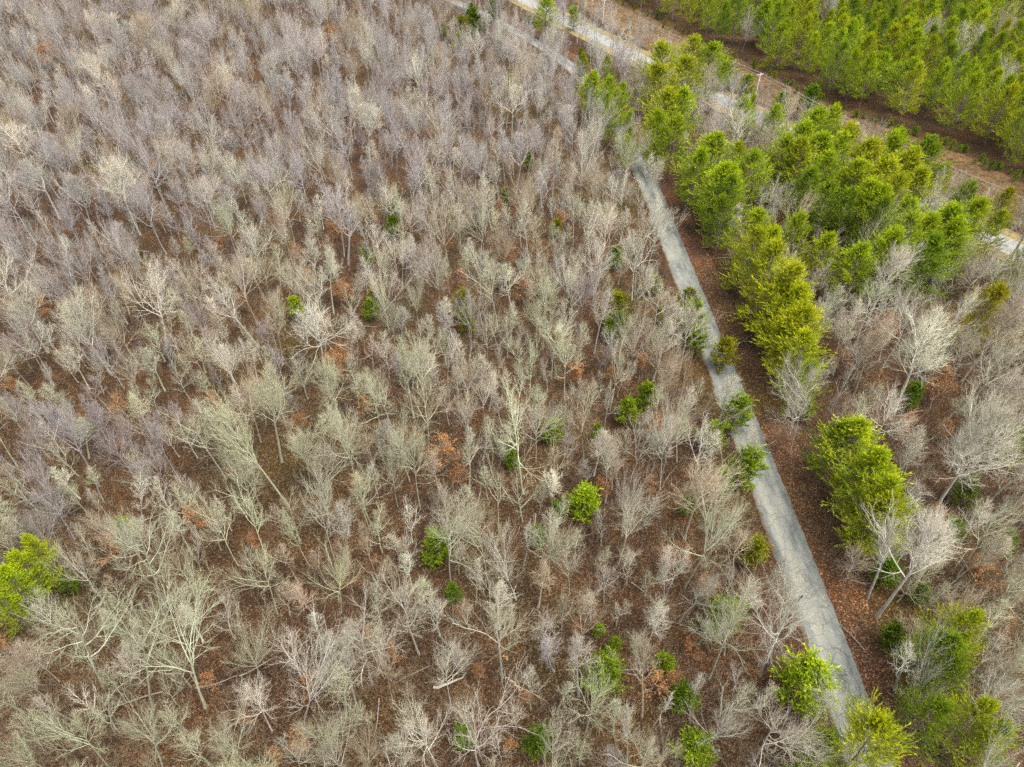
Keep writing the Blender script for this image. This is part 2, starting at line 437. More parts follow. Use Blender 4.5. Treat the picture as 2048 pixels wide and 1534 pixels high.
# ------------------------------------------------------------------ bare trees (unit height)
def bare_tree(kind, seed, lite=False):
    """returns (trunk Acc, crown Acc); height about 1, twigs reach the envelope"""
    r = np.random.default_rng(seed)
    T, C = Acc(), Acc()
    K = dict(fan=dict(tl=.64, tw=.03, nl=13, t0=.60, ang=lambda t: 1.22 - 2.1 * (t - .60), ll=.47, fall=.12, lw=.08, lup=.055, nb=7, ba=.55, bl=.55),
             broom=dict(tl=.46, tw=.03, nl=11, t0=.72, ang=lambda t: .85 - 1.7 * (t - .72), ll=.62, fall=.0, lw=.065, lup=.05, nb=7, ba=.42, bl=.5),
             open=dict(tl=.72, tw=.05, nl=10, t0=.52, ang=lambda t: 1.2 - 1.2 * (t - .52), ll=.42, fall=.25, lw=.15, lup=.10, nb=7, ba=.75, bl=.55),
             slim=dict(tl=.94, tw=.03, nl=15, t0=.45, ang=lambda t: .85 - .4 * (t - .45), ll=.25, fall=.75, lw=.08, lup=.12, nb=5, ba=.65, bl=.55),
             fork=dict(tl=.50, tw=.05, nl=6, t0=.62, ang=lambda t: .72 - .5 * (t - .62), ll=.56, fall=.0, lw=.11, lup=.05, nb=8, ba=.75, bl=.48),
             tall=dict(tl=.86, tw=.035, nl=14, t0=.50, ang=lambda t: .75 - .55 * (t - .44), ll=.38, fall=.55, lw=.08, lup=.08, nb=6, ba=.6, bl=.52),
             small=dict(tl=.80, tw=.06, nl=11, t0=.25, ang=lambda t: .95 - .5 * (t - .25), ll=.40, fall=.45, lw=.12, lup=.10, nb=7, ba=.7, bl=.55),
             snag=dict(tl=.80, tw=.06, nl=6, t0=.5, ang=lambda t: .9 - .5 * (t - .5), ll=.30, fall=.4, lw=.14, lup=.06, nb=4, ba=.8, bl=.5))[kind]
    for q_ in ('tl', 'll', 'ba', 'bl', 'lw', 'lup'): K[q_] *= r.uniform(.84, 1.16)
    K['tl'] = min(K['tl'], .95); K['t0'] = min(.85, K['t0'] * r.uniform(.93, 1.12)); K['nl'] = max(5, int(K['nl'] * r.uniform(.75, 1.25)))
    a0, f0 = K['ang'], r.uniform(.85, 1.2); K['ang'] = lambda t: a0(t) * f0
    rs = 1.2 if kind == 'small' else 1.0
    D0 = unit(np.array([[.09 * r.normal(), .09 * r.normal(), 1.0]]))
    trunk = grow(r, np.zeros((1, 3)), D0, np.array([K['tl']]), 9, K['tw'], .04)
    R0 = .0112 * rs
    tubes(T, trunk, np.array([R0]), np.array([R0 * .42]), 8 if not lite else 5, 0.0, flare=.5)
    nl = K['nl']
    p, d, t, _ = children(r, trunk, nl, K['t0'], 1.0, K['ang'], .12)
    L = K['ll'] * (1 - K['fall'] * (t - K['t0']) / (1 - K['t0'])) * r.uniform(.62, 1.18, nl)
    hv = unit(r.normal(size=2)); L = L * (1 + .32 * (unit(d[:, :2]) @ hv))     # fuller to one side
    # the trunk carries on as a last limb
    p = np.vstack([p, trunk[:, -1]]); d = np.vstack([d, unit(trunk[:, -1] - trunk[:, -2])]); L = np.r_[L, max(.12, .98 - K['tl']) * .75]; t = np.r_[t, 1.0]
    limbs = grow(r, p, d, L, 7, K['lw'], K['lup'])
    lr = R0 * (.52 - .14 * t) * (L / L.max()) ** .5 * 1.05
    tubes(T, limbs, lr, lr * .35, 5 if not lite else 4, .08)
    # branches
    snag = kind == 'snag'
    nb = K['nb']
    p, d, t, pi_ = children(r, limbs, nb, .12, 1.0, lambda t: K['ba'] * (1.12 - .5 * t), .12)
    L2 = L[pi_] * K['bl'] * 1.12 * (1.05 - .5 * t) * r.uniform(.6, 1.2, len(t)) + .02
    br = grow(r, p, d, L2, 5, K['lw'] * .9, K['lup'] * .8)
    r2 = np.clip(lr[pi_] * (1 - .6 * t) * .55, .0013, None)
    tubes(C, br, r2, r2 * .4, 4 if not lite else 3, .2)
    if snag: return T, C
    # branchlets
    nn = 4 if kind in ('small', 'slim') or lite else 5
    p, d, t, pi_ = children(r, br, nn, .12, 1.0, lambda t: .58 * (1.1 - .4 * t), .16)
    L3 = L2[pi_] * .62 * (1.1 - .5 * t) * r.uniform(.6, 1.25, len(t)) + .018
    bl = grow(r, p, d, L3, 3 if not lite else 2, .09, .06)
    r3 = np.full(len(L3), .00115 if not lite else .0014)
    tubes(C, bl, r3, r3 * .55, 3, .55, tip=True)
    # twigs
    nt_ = 2 if kind in ('small', 'slim') else 5
    p, d, t, pi_ = children(r, bl, nt_, .1, .95, .5, .2)
    L4 = (L3[pi_] * .55 + .015) * r.uniform(.6, 1.3, len(t))
    tw = grow(r, p, d, L4, 1, .1, .08)
    r4 = np.full(len(L4), .0005 if not lite else .0009)
    tubes(C, tw, r4, r4, 3, 1.0, tip=True)
    return T, C

def measure(T, C):
    V = np.vstack([C.arrays()[0], T.arrays()[0]])
    top = np.percentile(V[:, 2], 99.7)
    rad = np.percentile(np.hypot(V[:, 0], V[:, 1]), 95)
    return top, rad

BARE = {}
LITE = {}
for ki, kind in enumerate(('fan', 'broom', 'open', 'slim', 'fork', 'tall', 'small', 'snag')):
    BARE[kind] = []
    for s in range(6 if kind in ('fan', 'open', 'tall', 'fork', 'broom') else 4):
        T, C = bare_tree(kind, 100 * ki + s)
        top, rad = measure(T, C)
        BARE[kind].append((T.mesh('trunk', [M_BARK]), C.mesh('crown', [M_BARK]), top, rad))
    LITE[kind] = []
    if kind != 'snag':
        for s in range(4):
            T, C = bare_tree(kind, 100 * ki + 50 + s, True)
            top, rad = measure(T, C)
            Vt, Tt, Qt, At = T.arrays(); Vc, Tc, Qc, Ac = C.arrays()
            n0 = len(Vt)
            LITE[kind].append((np.vstack([Vt, Vc]).astype(np.float32), np.vstack([Tt, Tc + n0]), np.vstack([Qt, Qc + n0]), np.r_[At, Ac], top, rad))

# ------------------------------------------------------------------ evergreens (unit height)
def blades(acc, P, D, ln, w, r, tone):
    """needle tufts: slim triangles along D from P"""
    n = len(P)
    u, v = frame(D)
    a = r.random(n) * pi
    s = np.cos(a)[:, None] * u + np.sin(a)[:, None] * v
    A = P - s * w[:, None] * .5; B = P + s * w[:, None] * .5
    Mx = P + D * ln[:, None]
    V = np.stack([A, B, Mx], 1).reshape(-1, 3)
    acc.add(V, np.arange(3 * n).reshape(-1, 3), None, np.repeat(tone, 3))

def pine_tree(seed, dense=1.0, cb=.3, slim=1.0):
    r = np.random.default_rng(seed)
    T, C, B = Acc(), Acc(), Acc()
    trunk = grow(r, np.zeros((1, 3)), unit(np.array([[.03 * r.normal(), .03 * r.normal(), 1]])), np.array([.97]), 9, .02, .03)
    tubes(T, trunk, np.array([.011]), np.array([.002]), 7, 0.0, flare=.3)
    nb = int(70 * dense)
    p, d, t, _ = children(r, trunk, nb, cb, .995, lambda t: 1.45 - .95 * np.clip((t - cb) / (1 - cb), 0, 1) ** 1.5, .14)
    q = (t - cb) / (1 - cb)
    prof = np.interp(q, [0, .12, .32, .6, .85, 1], [.20, .29, .30, .21, .10, .035]) * slim
    L = prof * r.uniform(.62, 1.2, nb)
    lb = grow(r, p, d, L, 5, .07, .05)
    tubes(T, lb, np.full(nb, .0032), np.full(nb, .001), 4, .3)
    # sprays
    ns = 11
    p, d, t, pi_ = children(r, lb, ns, .22, 1.0, .62, .18)
    d[:, 2] = d[:, 2] * .6 + .16; d = unit(d)
    p = np.vstack([p, lb[:, -1]]); d = np.vstack([d, unit(lb[:, -1] - lb[:, -2])]); pi2 = np.r_[pi_, np.arange(nb)]
    Ls = (.06 + .20 * L[pi2]) * r.uniform(.6, 1.25, len(p))
    sp = grow(r, p, d, Ls, 3, .12, .08)
    tubes(T, sp, np.full(len(p), .0011), np.full(len(p), .0006), 3, .5)
    bt = r.random(nb)                       # tone of the branch
    nt_ = 19
    pp, dd, tt, pj = children(r, sp, nt_, .0, 1.0, .5, .2)
    dd = unit(dd + np.array([0, 0, .15]))
    tone = np.clip(.28 + .45 * (bt[pi2[pj]] - .5) + .30 * tt + .16 * r.normal(size=len(pp)), 0, 1)
    blades(C, pp, dd, r.uniform(.018, .034, len(pp)), r.uniform(.0038, .0068, len(pp)), r, tone)
    return T, C

def cedar_tree(seed, slim=1.0, round_=False):
    r = np.random.default_rng(seed)
    T, C = Acc(), Acc()
    trunk = grow(r, np.zeros((1, 3)), np.array([[0, 0, 1.]]), np.array([.95]), 7, .02, .03)
    tubes(T, trunk, np.array([.016]), np.array([.003]), 6, 0.0)
    nb = 90
    cb = .06
    p, d, t, _ = children(r, trunk, nb, cb, .995, lambda t: 1.15 - .6 * t, .15)
    prof = np.interp(t, [0, .12, .35, .6, .85, 1], [.16, .25, .29, .25, .16, .07] if not round_ else [.2, .3, .34, .32, .24, .1]) * slim
    L = prof * r.uniform(.6, 1.2, nb)
    lb = grow(r, p, d, L, 4, .08, .12)
    tubes(T, lb, np.full(nb, .003), np.full(nb, .001), 3, .3)
    p, d, t, pi_ = children(r, lb, 9, .25, 1.0, .6, .25)
    sp = grow(r, p, unit(d + [0, 0, .2]), (.05 + .12 * L[pi_]) * r.uniform(.6, 1.3, len(p)), 2, .15, .12)
    bt = r.random(nb)
    pp, dd, tt, pj = children(r, sp, 13, 0, 1.0, .55, .3)
    tone = np.clip(.25 + .4 * (bt[pi_[pj]] - .5) + .25 * tt + .18 * r.normal(size=len(pp)), 0, 1)
    blades(C, pp, unit(dd + [0, 0, .15]), r.uniform(.02, .036, len(pp)), r.uniform(.007, .012, len(pp)), r, tone)
    return T, C

def beech_sapling(seed):
    r = np.random.default_rng(seed)
    T, C = bare_tree('small', 900 + seed)
    Lf = Acc()
    V, Tt, Qq, A = C.arrays()
    tips = V[A > .9]; tips = tips[r.permutation(len(tips))[:3500]]
    D = unit(r.normal(size=tips.shape) + [0, 0, -.3])
    # leaves bunch on some branches and leave others bare
    g = np.sin(tips @ r.normal(size=(3,)) * 16) + np.sin(tips @ r.normal(size=(3,)) * 22)
    keep = g > -.5
    tips, D = tips[keep], D[keep]
    blades(Lf, tips, D, r.uniform(.024, .045, len(tips)), r.uniform(.015, .026, len(tips)), r, np.clip(.5 + .25 * r.normal(size=len(tips)), 0, 1))
    return T, C, Lf

PINE = []
for s in range(6):
    T, C = pine_tree(300 + s, 1.0, [.16, .10, .24, .18, .08, .2][s], [1.05, 1.2, 1.0, 1.15, 1.3, .95][s])
    top, rad = measure(T, C)
    PINE.append((T.mesh('trunk', [M_BARK]), C.mesh('crown', [M_PINE]), top, rad))
CEDAR = []
for s in range(5):
    T, C = cedar_tree(400 + s, [1, .85, 1.1, .95, 1][s], s in (1, 3, 4))
    top, rad = measure(T, C)
    CEDAR.append((T.mesh('trunk', [M_BARK]), C.mesh('crown', [M_CEDAR]), top, rad))
BEECH = []
for s in range(4):
    T, C, Lf = beech_sapling(s)
    top, rad = measure(T, C)
    V1, T1, Q1, A1 = T.arrays(); V2, T2, Q2, A2 = C.arrays()
    M = Acc(); M.add(V1, T1, Q1, A1); M.add(V2, T2, Q2, A2)
    BEECH.append((M.mesh('trunk', [M_BARK]), Lf.mesh('crown', [M_BEECH], smooth_f=False), top, rad))

# ------------------------------------------------------------------ where the trees stand (read off the photograph crop by crop)
CROP = {1: (0, 0, 2.926), 2: (650, 0, 2.926), 3: (1300, 0, 2.738), 4: (0, 500, 2.926), 5: (650, 500, 2.926), 6: (1300, 500, 2.738), 7: (0, 1000, 2.873), 8: (650, 1000, 2.873), 9: (1300, 1000, 2.738)}
def full(c, x, y):
    a, b, s = CROP[c]; return a + x / s, b + y / s

# deciduous: (crop, crown centre x, y, crown width, kind, colour, [base x, base y, top x, top y])
# the strings are compact tables:  kind colour x y w [bx by tx ty]
TAB = {
9: '''open w 800 560 330 600 960 890 375; fork w 1060 1060 320 860 1270 1200 930; fan g 330 140 430 190 480 400 -120; open p 450 430 250 160 670 500 370;
open g 420 720 430 320 980 470 540; slim w 1200 250 250 1190 535 1240 80; tall w 1450 230 380 1240 640 1560 20; slim w 1420 820 220 1340 1040 1450 700;
broom w 1600 920 280 1380 1150 1650 800; open g 1800 200 340 1680 420 1960 20; small t 1400 680 240; fan t 1760 560 360; open t 1940 830 340 1780 1100 2010 650; fan w 1950 1050 330;
broom w 1930 1390 350; snag w 55 1120 130 15 1245 60 1020; snag w 265 1030 100; small p 490 980 160; open p 690 1180 280 550 1450 730 1050; fan p 380 1180 330; open p 810 1230 240; fan t 100 1330 280;
slim p 50 380 160 80 545 20 240; small p 520 560 220; small p 20 600 180; slim p 690 430 120; open g 1990 420 260; tall t 1990 560 180 1600 500 1990 130; small m 850 1260 200; small m 700 820 230; small t 1130 330 260''',
6: '''open w 900 730 330 765 1115 950 600; fan p 790 730 240 752 1060 800 640; broom t 170 500 390 40 800 210 380; broom t 170 800 370 60 1250 240 690; slim p 430 790 230 370 1000 460 690; open w 290 1070 320 220 1300 300 930;
open p 540 1050 200 465 1280 575 960; slim p 50 270 170; slim p 60 480 180; open p 780 120 240; open p 920 140 200; open w 1110 340 330 1000 680 1150 180; open w 1250 240 310; open p 1440 240 330 1250 690 1530 140;
fan p 1840 140 350 1720 300 1850 0; small p 1180 600 230; tall w 1470 570 320 1330 900 1580 340; fan w 1300 870 390; open p 1760 520 270; open p 1900 600 370; beech o 1590 770 220; tall p 1870 950 350 1640 1360 1960 760;
tall p 1800 960 260; tall w 1720 1150 370 1560 1424 1870 980; slim p 1420 1130 170; small p 1440 1330 240; slim p 1960 1200 200; open p 1990 260 210; tall p 1990 800 260; small r 700 1010 130; open p 980 340 230; tall t 1200 650 200 1120 780 1300 420; small t 1000 900 180''',
3: '''broom p 350 600 290; open w 500 690 270; open t 630 780 220; open p 660 1060 300; open t 810 1180 260; slim w 400 1210 170 400 1350 420 1110; broom p 1430 1180 180; broom p 770 650 150; broom p 610 540 110; broom p 600 650 150; broom p 700 720 140; broom p 850 640 110; broom p 1640 1080 170; broom t 1800 1150 150; small w 1120 730 100; small w 1180 760 70; broom t 1750 1020 220; slim p 1600 1000 150;
small w 1960 1230 90; broom t 1850 1400 190; broom p 1700 1380 150; open p 1510 160 180; small p 1620 190 130; slim p 1780 210 130; fan t 1970 90 190; slim p 1700 340 110; slim p 1010 80 70; fan p 1960 400 190; small p 1800 30 80; small t 750 1400 180; broom w 60 260 190; broom w 140 250 110; tall w 60 960 120; small p 830 600 70; small r 1040 1270 90''',
2: '''open w 1090 570 240; broom w 1490 850 280 1490 1200 1500 660; slim p 1050 810 140 1050 1050 1050 700; fork p 1190 810 150; fork p 950 700 150 970 950 920 600; open p 740 860 200; fan p 870 850 180; broom t 280 850 190; open p 400 640 190; broom m 100 890 190; open p 540 960 260; slim m 640 140 130 640 400 640 20; slim m 480 280 110 480 440 470 170; broom m 370 370 150; broom w 1760 1050 230; slim w 1930 980 150;
small p 880 260 170; fan p 1300 440 200; broom m 700 300 110; slim t 1320 880 150 1330 1150 1300 740; slim t 1400 1010 110; broom t 700 1250 320; fork p 880 1150 190 915 1450 850 1060; fan w 350 1130 200; slim p 970 1120 150; fan t 1150 1090 170; slim p 1200 1290 180; fan t 1060 1370 190; open w 1540 1270 210; broom g 1690 1190 240; slim w 1860 1340 160 1840 1510 1900 1130; open p 60 1230 250; open t 210 1210 170; fan w 420 1430 180; fan m 280 1000 160; slim m 560 350 90; slim m 350 250 100; fan m 160 200 130; slim m 250 60 120; broom m 420 80 150;
small w 1550 140 110; small w 1640 170 110; small w 1710 200 120; small w 1790 240 120; small w 1480 180 110; slim p 1390 90 120; broom p 1000 130 150; broom p 1100 240 150; fan p 1210 310 150; fan p 1330 370 150; broom p 1430 450 140; broom w 1120 60 120; broom w 1230 50 110; broom w 1330 120 120; broom p 1700 480 120; broom p 940 60 130; broom w 1840 330 110; broom w 1600 230 120; small p 1300 220 130; small p 1390 250 120; broom p 1190 90 120; small p 1100 160 140; small p 1000 180 130; small p 1640 330 110; small p 1700 350 110; small p 1560 290 100; small p 1740 400 110; broom p 1790 740 130; fan p 1240 580 140; fan p 1180 380 140; small p 1080 300 130; slim p 920 400 100; slim p 830 480 90; slim p 720 430 110''',
4: '''open w 920 330 330 975 560 890 90; fork p 760 670 260 830 880 735 560; fan w 1300 590 280; fan m 590 550 230; slim p 1330 190 230 1510 570 1270 80; broom p 240 230 270 400 375 180 20; tall p 140 350 230 280 600 50 200; open w 1830 400 400; tall g 1570 850 270 1650 1240 1530 640; open g 1930 720 270; slim p 1900 130 170; fan p 1680 110 160; fan t 770 970 270; open g 1200 1060 320; tall g 1430 1030 300 1690 1500 1260 830; tall g 1740 1140 190; slim g 2000 1000 210;
tall m 380 1050 250 580 1380 230 850; fan m 650 1090 200; tall m 930 1110 190; fork m 100 1060 270; slim m 60 610 130 170 790 5 530; open g 1400 1350 330; fan p 1860 1430 200; small m 520 830 180; fan m 1120 360 200; fan m 870 1210 200; fan m 180 1300 240; fan m 250 1440 230; slim m 530 950 140; small p 1060 760 180; fork m 480 160 180 560 420 430 20; slim m 640 210 110; fan p 1150 160 170; fan m 60 890 180; small m 1080 950 200''',
5: '''open g 590 640 290 595 985 570 480; slim g 460 660 150 520 980 440 520; open g 290 860 260 340 1120 270 680; broom g 520 180 260; open w 910 110 220 910 330 900 -30; fork p 950 430 250; snag w 735 400 150 745 510 705 270; slim p 1110 190 190 1110 385 1110 60; fan g 1250 370 190; slim p 1410 390 130; small m 1340 130 150; open p 1570 150 150; slim p 1600 360 170; open w 1900 170 190; fan p 1820 480 220; open g 1200 660 260; open g 1350 640 200 1400 870 1330 540;
open g 1140 980 380 1160 1424 1110 800; fork p 830 960 220 845 1160 820 860; fan t 1490 950 290 1512 1200 1490 840; fan g 520 1120 240 555 1500 510 980; open g 100 1020 260 190 1400 80 850; slim p 830 1180 160; beech o 700 1190 200; tall p 1650 1190 200 1640 1480 1660 1050; fork p 1830 1100 240; open g 1700 690 200; slim p 1650 870 90; fan p 930 800 200; open g 1010 1410 250; open g 200 1390 220; fan g 380 1250 230; beech o 60 660 180; open g 20 760 220; tall t 1960 700 170; fan p 690 1450 200; fan p 1780 1430 210; tall w 2000 1160 170 1960 1400 2035 950; small p 160 230 200; fan g 380 350 200; slim g 230 1400 150; small t 1350 1260 200''',
7: '''open g 760 230 330 950 625 720 60; fan p 430 370 230; slim w 50 260 120 15 410 60 110; fork g 1090 480 240 1160 650 1030 390; open g 1250 130 260; open g 1430 100 280; fan g 1480 400 330; fan g 1880 400 300; open p 1850 110 200; open g 420 740 480 600 1080 330 520; open g 630 830 320 880 1200 560 580; fork g 980 850 310 1180 1190 940 640; broom g 1370 780 450; fork w 1650 940 270 1750 1290 1620 740; open p 1900 1000 240; fan g 240 1020 220 340 1200 180 930; fan g 400 1330 350; fan g 730 1330 400; fan g 1300 1330 350; small g 1000 1240 180; open g 1790 1320 320; broom g 60 1400 220; open w 1440 1120 260; fan p 1640 1420 200; fan p 1900 1450 240; fan m 180 120 300; fan g 1020 300 180; small t 150 860 260; fan t 60 1000 200; small t 1340 560 180; small t 1620 560 200; slim g 1700 160 120; small g 1130 1430 220''',
8: '''open p 180 650 340 270 1060 150 440; tall p 500 610 290 540 885 440 410; open p 650 170 250 722 520 635 10; open g 910 190 320 945 500 900 20; open p 1030 690 490 1020 1020 970 480; fork w 1100 340 230; fan g 1300 210 250; fork p 1430 400 240 1405 540 1430 270; fork p 1730 130 230; slim w 1930 340 200 1955 560 1880 230; slim w 1900 640 180; open t 1480 680 250; small p 1540 600 150; fan p 690 960 270; fork w 860 1130 220 880 1525 860 1010; fan w 600 1320 410; slim p 1490 920 200; small p 1690 930 150; fork g 1540 1120 300; slim t 1870 900 220 1820 1245 1910 800; slim p 1750 1310 190 1735 1505 1740 1200; slim g 40 1060 190; slim p 140 900 200 185 1200 110 800; fan t 330 940 170; fan t 170 1400 290; slim p 1190 1000 200; small p 1250 730 210; open p 1330 1390 200; small p 440 1430 200; small p 1010 1420 200; fan g 1850 1440 290; slim p 70 150 160; slim t 100 330 100; slim p 850 400 110; small p 1620 480 200; slim t 250 250 110; small t 300 100 150; small t 820 660 130; small t 470 1080 150; small p 1100 1230 200''',
1: '''fan m 1070 210 180; fan p 920 510 190; broom p 1100 460 230; broom p 1330 570 230; broom m 630 540 230; fan p 190 640 210; fan p 780 780 230; fan m 340 880 310; fan t 960 870 190; slim t 600 880 170; fan p 1180 710 230; slim p 1650 500 160; open p 860 1200 290; fan p 1200 1180 200 1240 1415 1190 1040; slim p 1310 1250 150; fan w 1480 1360 240; broom p 1560 910 230; slim m 1740 930 150; broom t 1830 640 210; tall p 150 1040 290 350 1280 100 900; broom m 130 1400 260; tall p 430 1110 200; fan p 640 1390 220; fan m 1350 1070 200; slim p 1990 1290 220; fan m 110 700 160; fan m 450 60 200; fan m 740 330 210; fan m 330 160 260; fan m 830 60 180; fan m 1240 110 150; fan m 1500 130 180; slim m 1930 500 170; fan p 220 830 260; broom m 90 980 160; fan m 1700 740 180; fan p 1020 1100 160; fan t 1650 1300 200; slim m 580 1200 150'''}
ETAB = {   # evergreens: kind colour x y w
9: '''pine y 1040 120 260; pine y 1200 110 250; cedar L 845 985 300; pine y 1180 1350 400; pine d 930 1410 230; pine d 1540 1170 290; pine y 1740 1240 290; pine y 1690 740 260; pine d 1400 850 260; pine d 1620 980 240; cedar o 570 270 140; cedar d 1300 390 140; cedar d 1640 190 110; cedar d 1480 510 80; cedar d 1950 250 90; cedar l 410 640 170; cedar d 195 1090 120; cedar l 240 1400 190; cedar d 1340 760 110; cedar d 65 890 80; cedar d 210 30 80; pine l 1870 1340 200; cedar d 1640 870 150''',
6: '''pine y 430 30 240; pine y 510 120 310; pine y 570 270 310; pine y 640 350 250; pine y 765 330 190; pine y 620 480 280; pine y 770 470 210; pine y 700 600 240; pine l 650 720 190; cedar o 215 310 130; cedar l 300 400 140; cedar l 340 480 110; cedar o 430 620 130; cedar l 540 930 180; pine L 1080 1080 300; pine L 1040 1260 340; pine L 1210 1260 270; pine L 1120 1400 330; pine d 900 1070 210; pine l 1110 110 210; pine o 1790 330 250; cedar d 1930 1080 200; cedar d 1740 1330 130; cedar d 1420 810 100; cedar l 500 1190 210; cedar l 340 1030 130; pine l 1290 60 260; pine d 1500 70 250; pine l 2010 80 140; cedar l 860 870 90; pine l 700 250 170; cedar l 400 1270 90''',
3: '''pine y 90 360 230; pine y 230 320 220; pine l 350 350 190; pine y 90 480 230; pine y 180 430 220; pine y 60 620 220; pine l 160 620 190; pine l 130 760 190; pine l 40 740 170; cedar l 420 410 130; cedar l 540 520 110; pine y 560 590 60; pine l 330 880 240; pine l 230 960 180; pine l 520 970 220; pine l 400 1050 190; pine d 290 1110 190; pine d 270 1210 150; pine l 780 790 220; pine l 250 1050 200; pine l 700 880 190; pine y 820 920 190; pine l 1350 880 200; pine y 1430 1050 190; pine l 1270 1190 190; pine l 1370 1230 190; pine d 850 1060 180; pine l 1480 1340 210; pine l 520 650 120; pine l 690 690 120; pine l 1560 1010 120; pine l 1880 1260 120; pine l 900 730 220; pine l 985 720 160; pine l 870 860 230; pine l 1000 880 200; pine y 1090 830 210; pine l 1290 830 190; pine y 1160 910 230; pine l 930 980 200; pine y 1240 1010 250; pine y 1390 970 210; pine d 1490 900 190; pine l 1100 1020 220; pine y 1300 1110 220; pine d 950 1140 190; pine l 1180 1130 220; pine d 1060 1190 180; pine d 1200 1230 190; pine L 560 1300 250; pine L 640 1380 220; pine l 790 1300 190; pine L 930 1400 200; pine l 1380 1330 230; pine l 1560 1270 250; pine l 1710 1250 220; pine l 1630 1350 200; cedar L 460 1190 60; cedar d 870 570 120; cedar l 700 580 90; cedar d 900 640 70; pine d 1710 1120 150; pine o 1900 1150 130; pine y 470 900 130''',
2: '''cedar o 800 180 140; cedar d 890 130 100; cedar d 845 80 70; cedar o 780 270 90; cedar d 690 190 50; cedar d 1010 70 80; pine l 1290 80 120; cedar L 1460 110 80; cedar d 1190 140 60; shrub o 1560 330 110; shrub o 1500 310 80; pine l 1510 390 70; pine l 1630 430 90; pine l 1560 540 150; pine l 1660 570 150; pine l 1640 650 130; pine l 1750 640 120; pine l 1720 560 120; pine l 1690 700 110; pine l 1790 750 100; pine l 1810 830 90; pine l 1760 890 90; cedar d 980 520 50; cedar d 410 1230 60; cedar d 395 1340 80; cedar d 1070 1160 60; cedar d 910 1290 55; cedar l 245 1500 60; cedar o 1340 1340 60; cedar d 1700 1510 90; cedar d 1195 950 45; cedar l 1090 500 70; shrub o 900 480 60''',
5: '''cedar o 300 270 80; cedar l 265 350 70; cedar o 805 320 110; cedar o 830 420 90; cedar o 1710 360 150; cedar d 1690 460 120; cedar d 1050 160 70; cedar d 1270 230 45; cedar o 1940 210 70; cedar l 1860 860 110; cedar l 1780 960 110; cedar l 1325 1060 110; cedar d 1100 1230 75; cedar Y 1510 1470 190; cedar l 1590 1070 55; cedar o 1950 380 50''',
4: 'cedar Y 1730 340 80', 7: 'pine Y 250 310 150; pine Y 165 400 170; pine Y 70 500 180; pine Y 30 590 130; cedar l 720 170 100; shrub d 400 480 140; shrub d 280 470 90', 
8: 'cedar d 745 540 70; cedar l 1665 840 70; cedar l 1610 1000 200; cedar l 1940 960 100; cedar d 800 1360 100; cedar d 1210 1380 150; cedar l 1570 740 55; cedar l 650 280 160; cedar d 1220 220 70; cedar d 1330 60 70', 1: 'cedar d 1420 10 60; cedar d 720 170 50'}
BTAB = {   # small trees that keep their dry orange leaves: x y w
9: '170 310 120; 330 490 130; 230 830 110; 570 930 70; 100 1000 130; 640 1060 110; 760 1350 150; 1600 90 120; 1830 430 170; 1980 700 120; 860 1330 110', 6: '1290 420 150; 1060 580 110; 1240 720 120; 1420 960 110; 1640 990 100; 60 960 150; 750 1030 70; 1660 380 120; 1330 200 100', 3: '1040 1260 90; 640 900 90; 720 1190 110',
4: '1960 640 170; 480 960 80; 680 920 130; 1250 890 80; 1990 230 110; 1780 150 90; 1440 290 90; 240 340 110; 60 780 90; 1740 1010 90', 5: '100 230 130; 1080 30 80; 790 170 90; 1170 210 140; 1300 30 60; 1870 640 110; 1500 700 130; 800 730 90; 230 900 110; 1690 720 90; 790 1310 120; 180 1360 110; 1590 1390 130; 1120 900 90; 2000 1050 120; 1890 1380 90', 7: '610 290 170; 1130 120 150; 1190 1030 110; 1750 1080 130; 1720 1370 170; 1560 1490 110; 1430 1240 80; 20 800 90; 1450 250 80', 8: '1890 1060 170; 780 640 90; 870 970 110; 1160 1110 100; 385 890 110; 1980 320 120; 1080 1380 110; 250 760 90; 1440 740 70; 110 470 90', 1: '260 320 150; 1060 30 120; 1930 200 80; 1870 280 90; 1260 1430 90; 880 980 80; 850 1050 70; 1960 1340 90; 1730 1450 90', 2: '30 210 110; 660 290 70; 280 1270 80; 1080 1480 70; 1400 1270 90; 90 1340 80; 1040 1210 80; 660 1130 60'}
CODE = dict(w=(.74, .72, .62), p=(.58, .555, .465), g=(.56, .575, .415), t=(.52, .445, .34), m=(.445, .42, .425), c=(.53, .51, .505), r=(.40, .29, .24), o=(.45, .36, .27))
ECODE = dict(y=(1.12, 1.06, 1.0), Y=(1.12, 1.2, .9), L=(1.12, 1.16, .9), l=(.92, 1.02, 1.0), d=(.58, .72, 1.0), o=(1.05, .84, .8))

def parse(tab):
    for c, s in tab.items():
        for row in s.replace('\n', ' ').split(';'):
            f = row.split()
            if f: yield c, f

def clear_of_roads(q):
    return (dist_poly(q, lane_c) > LW / 2 + .7) & (dist_poly(q, road_c) > 4.4)

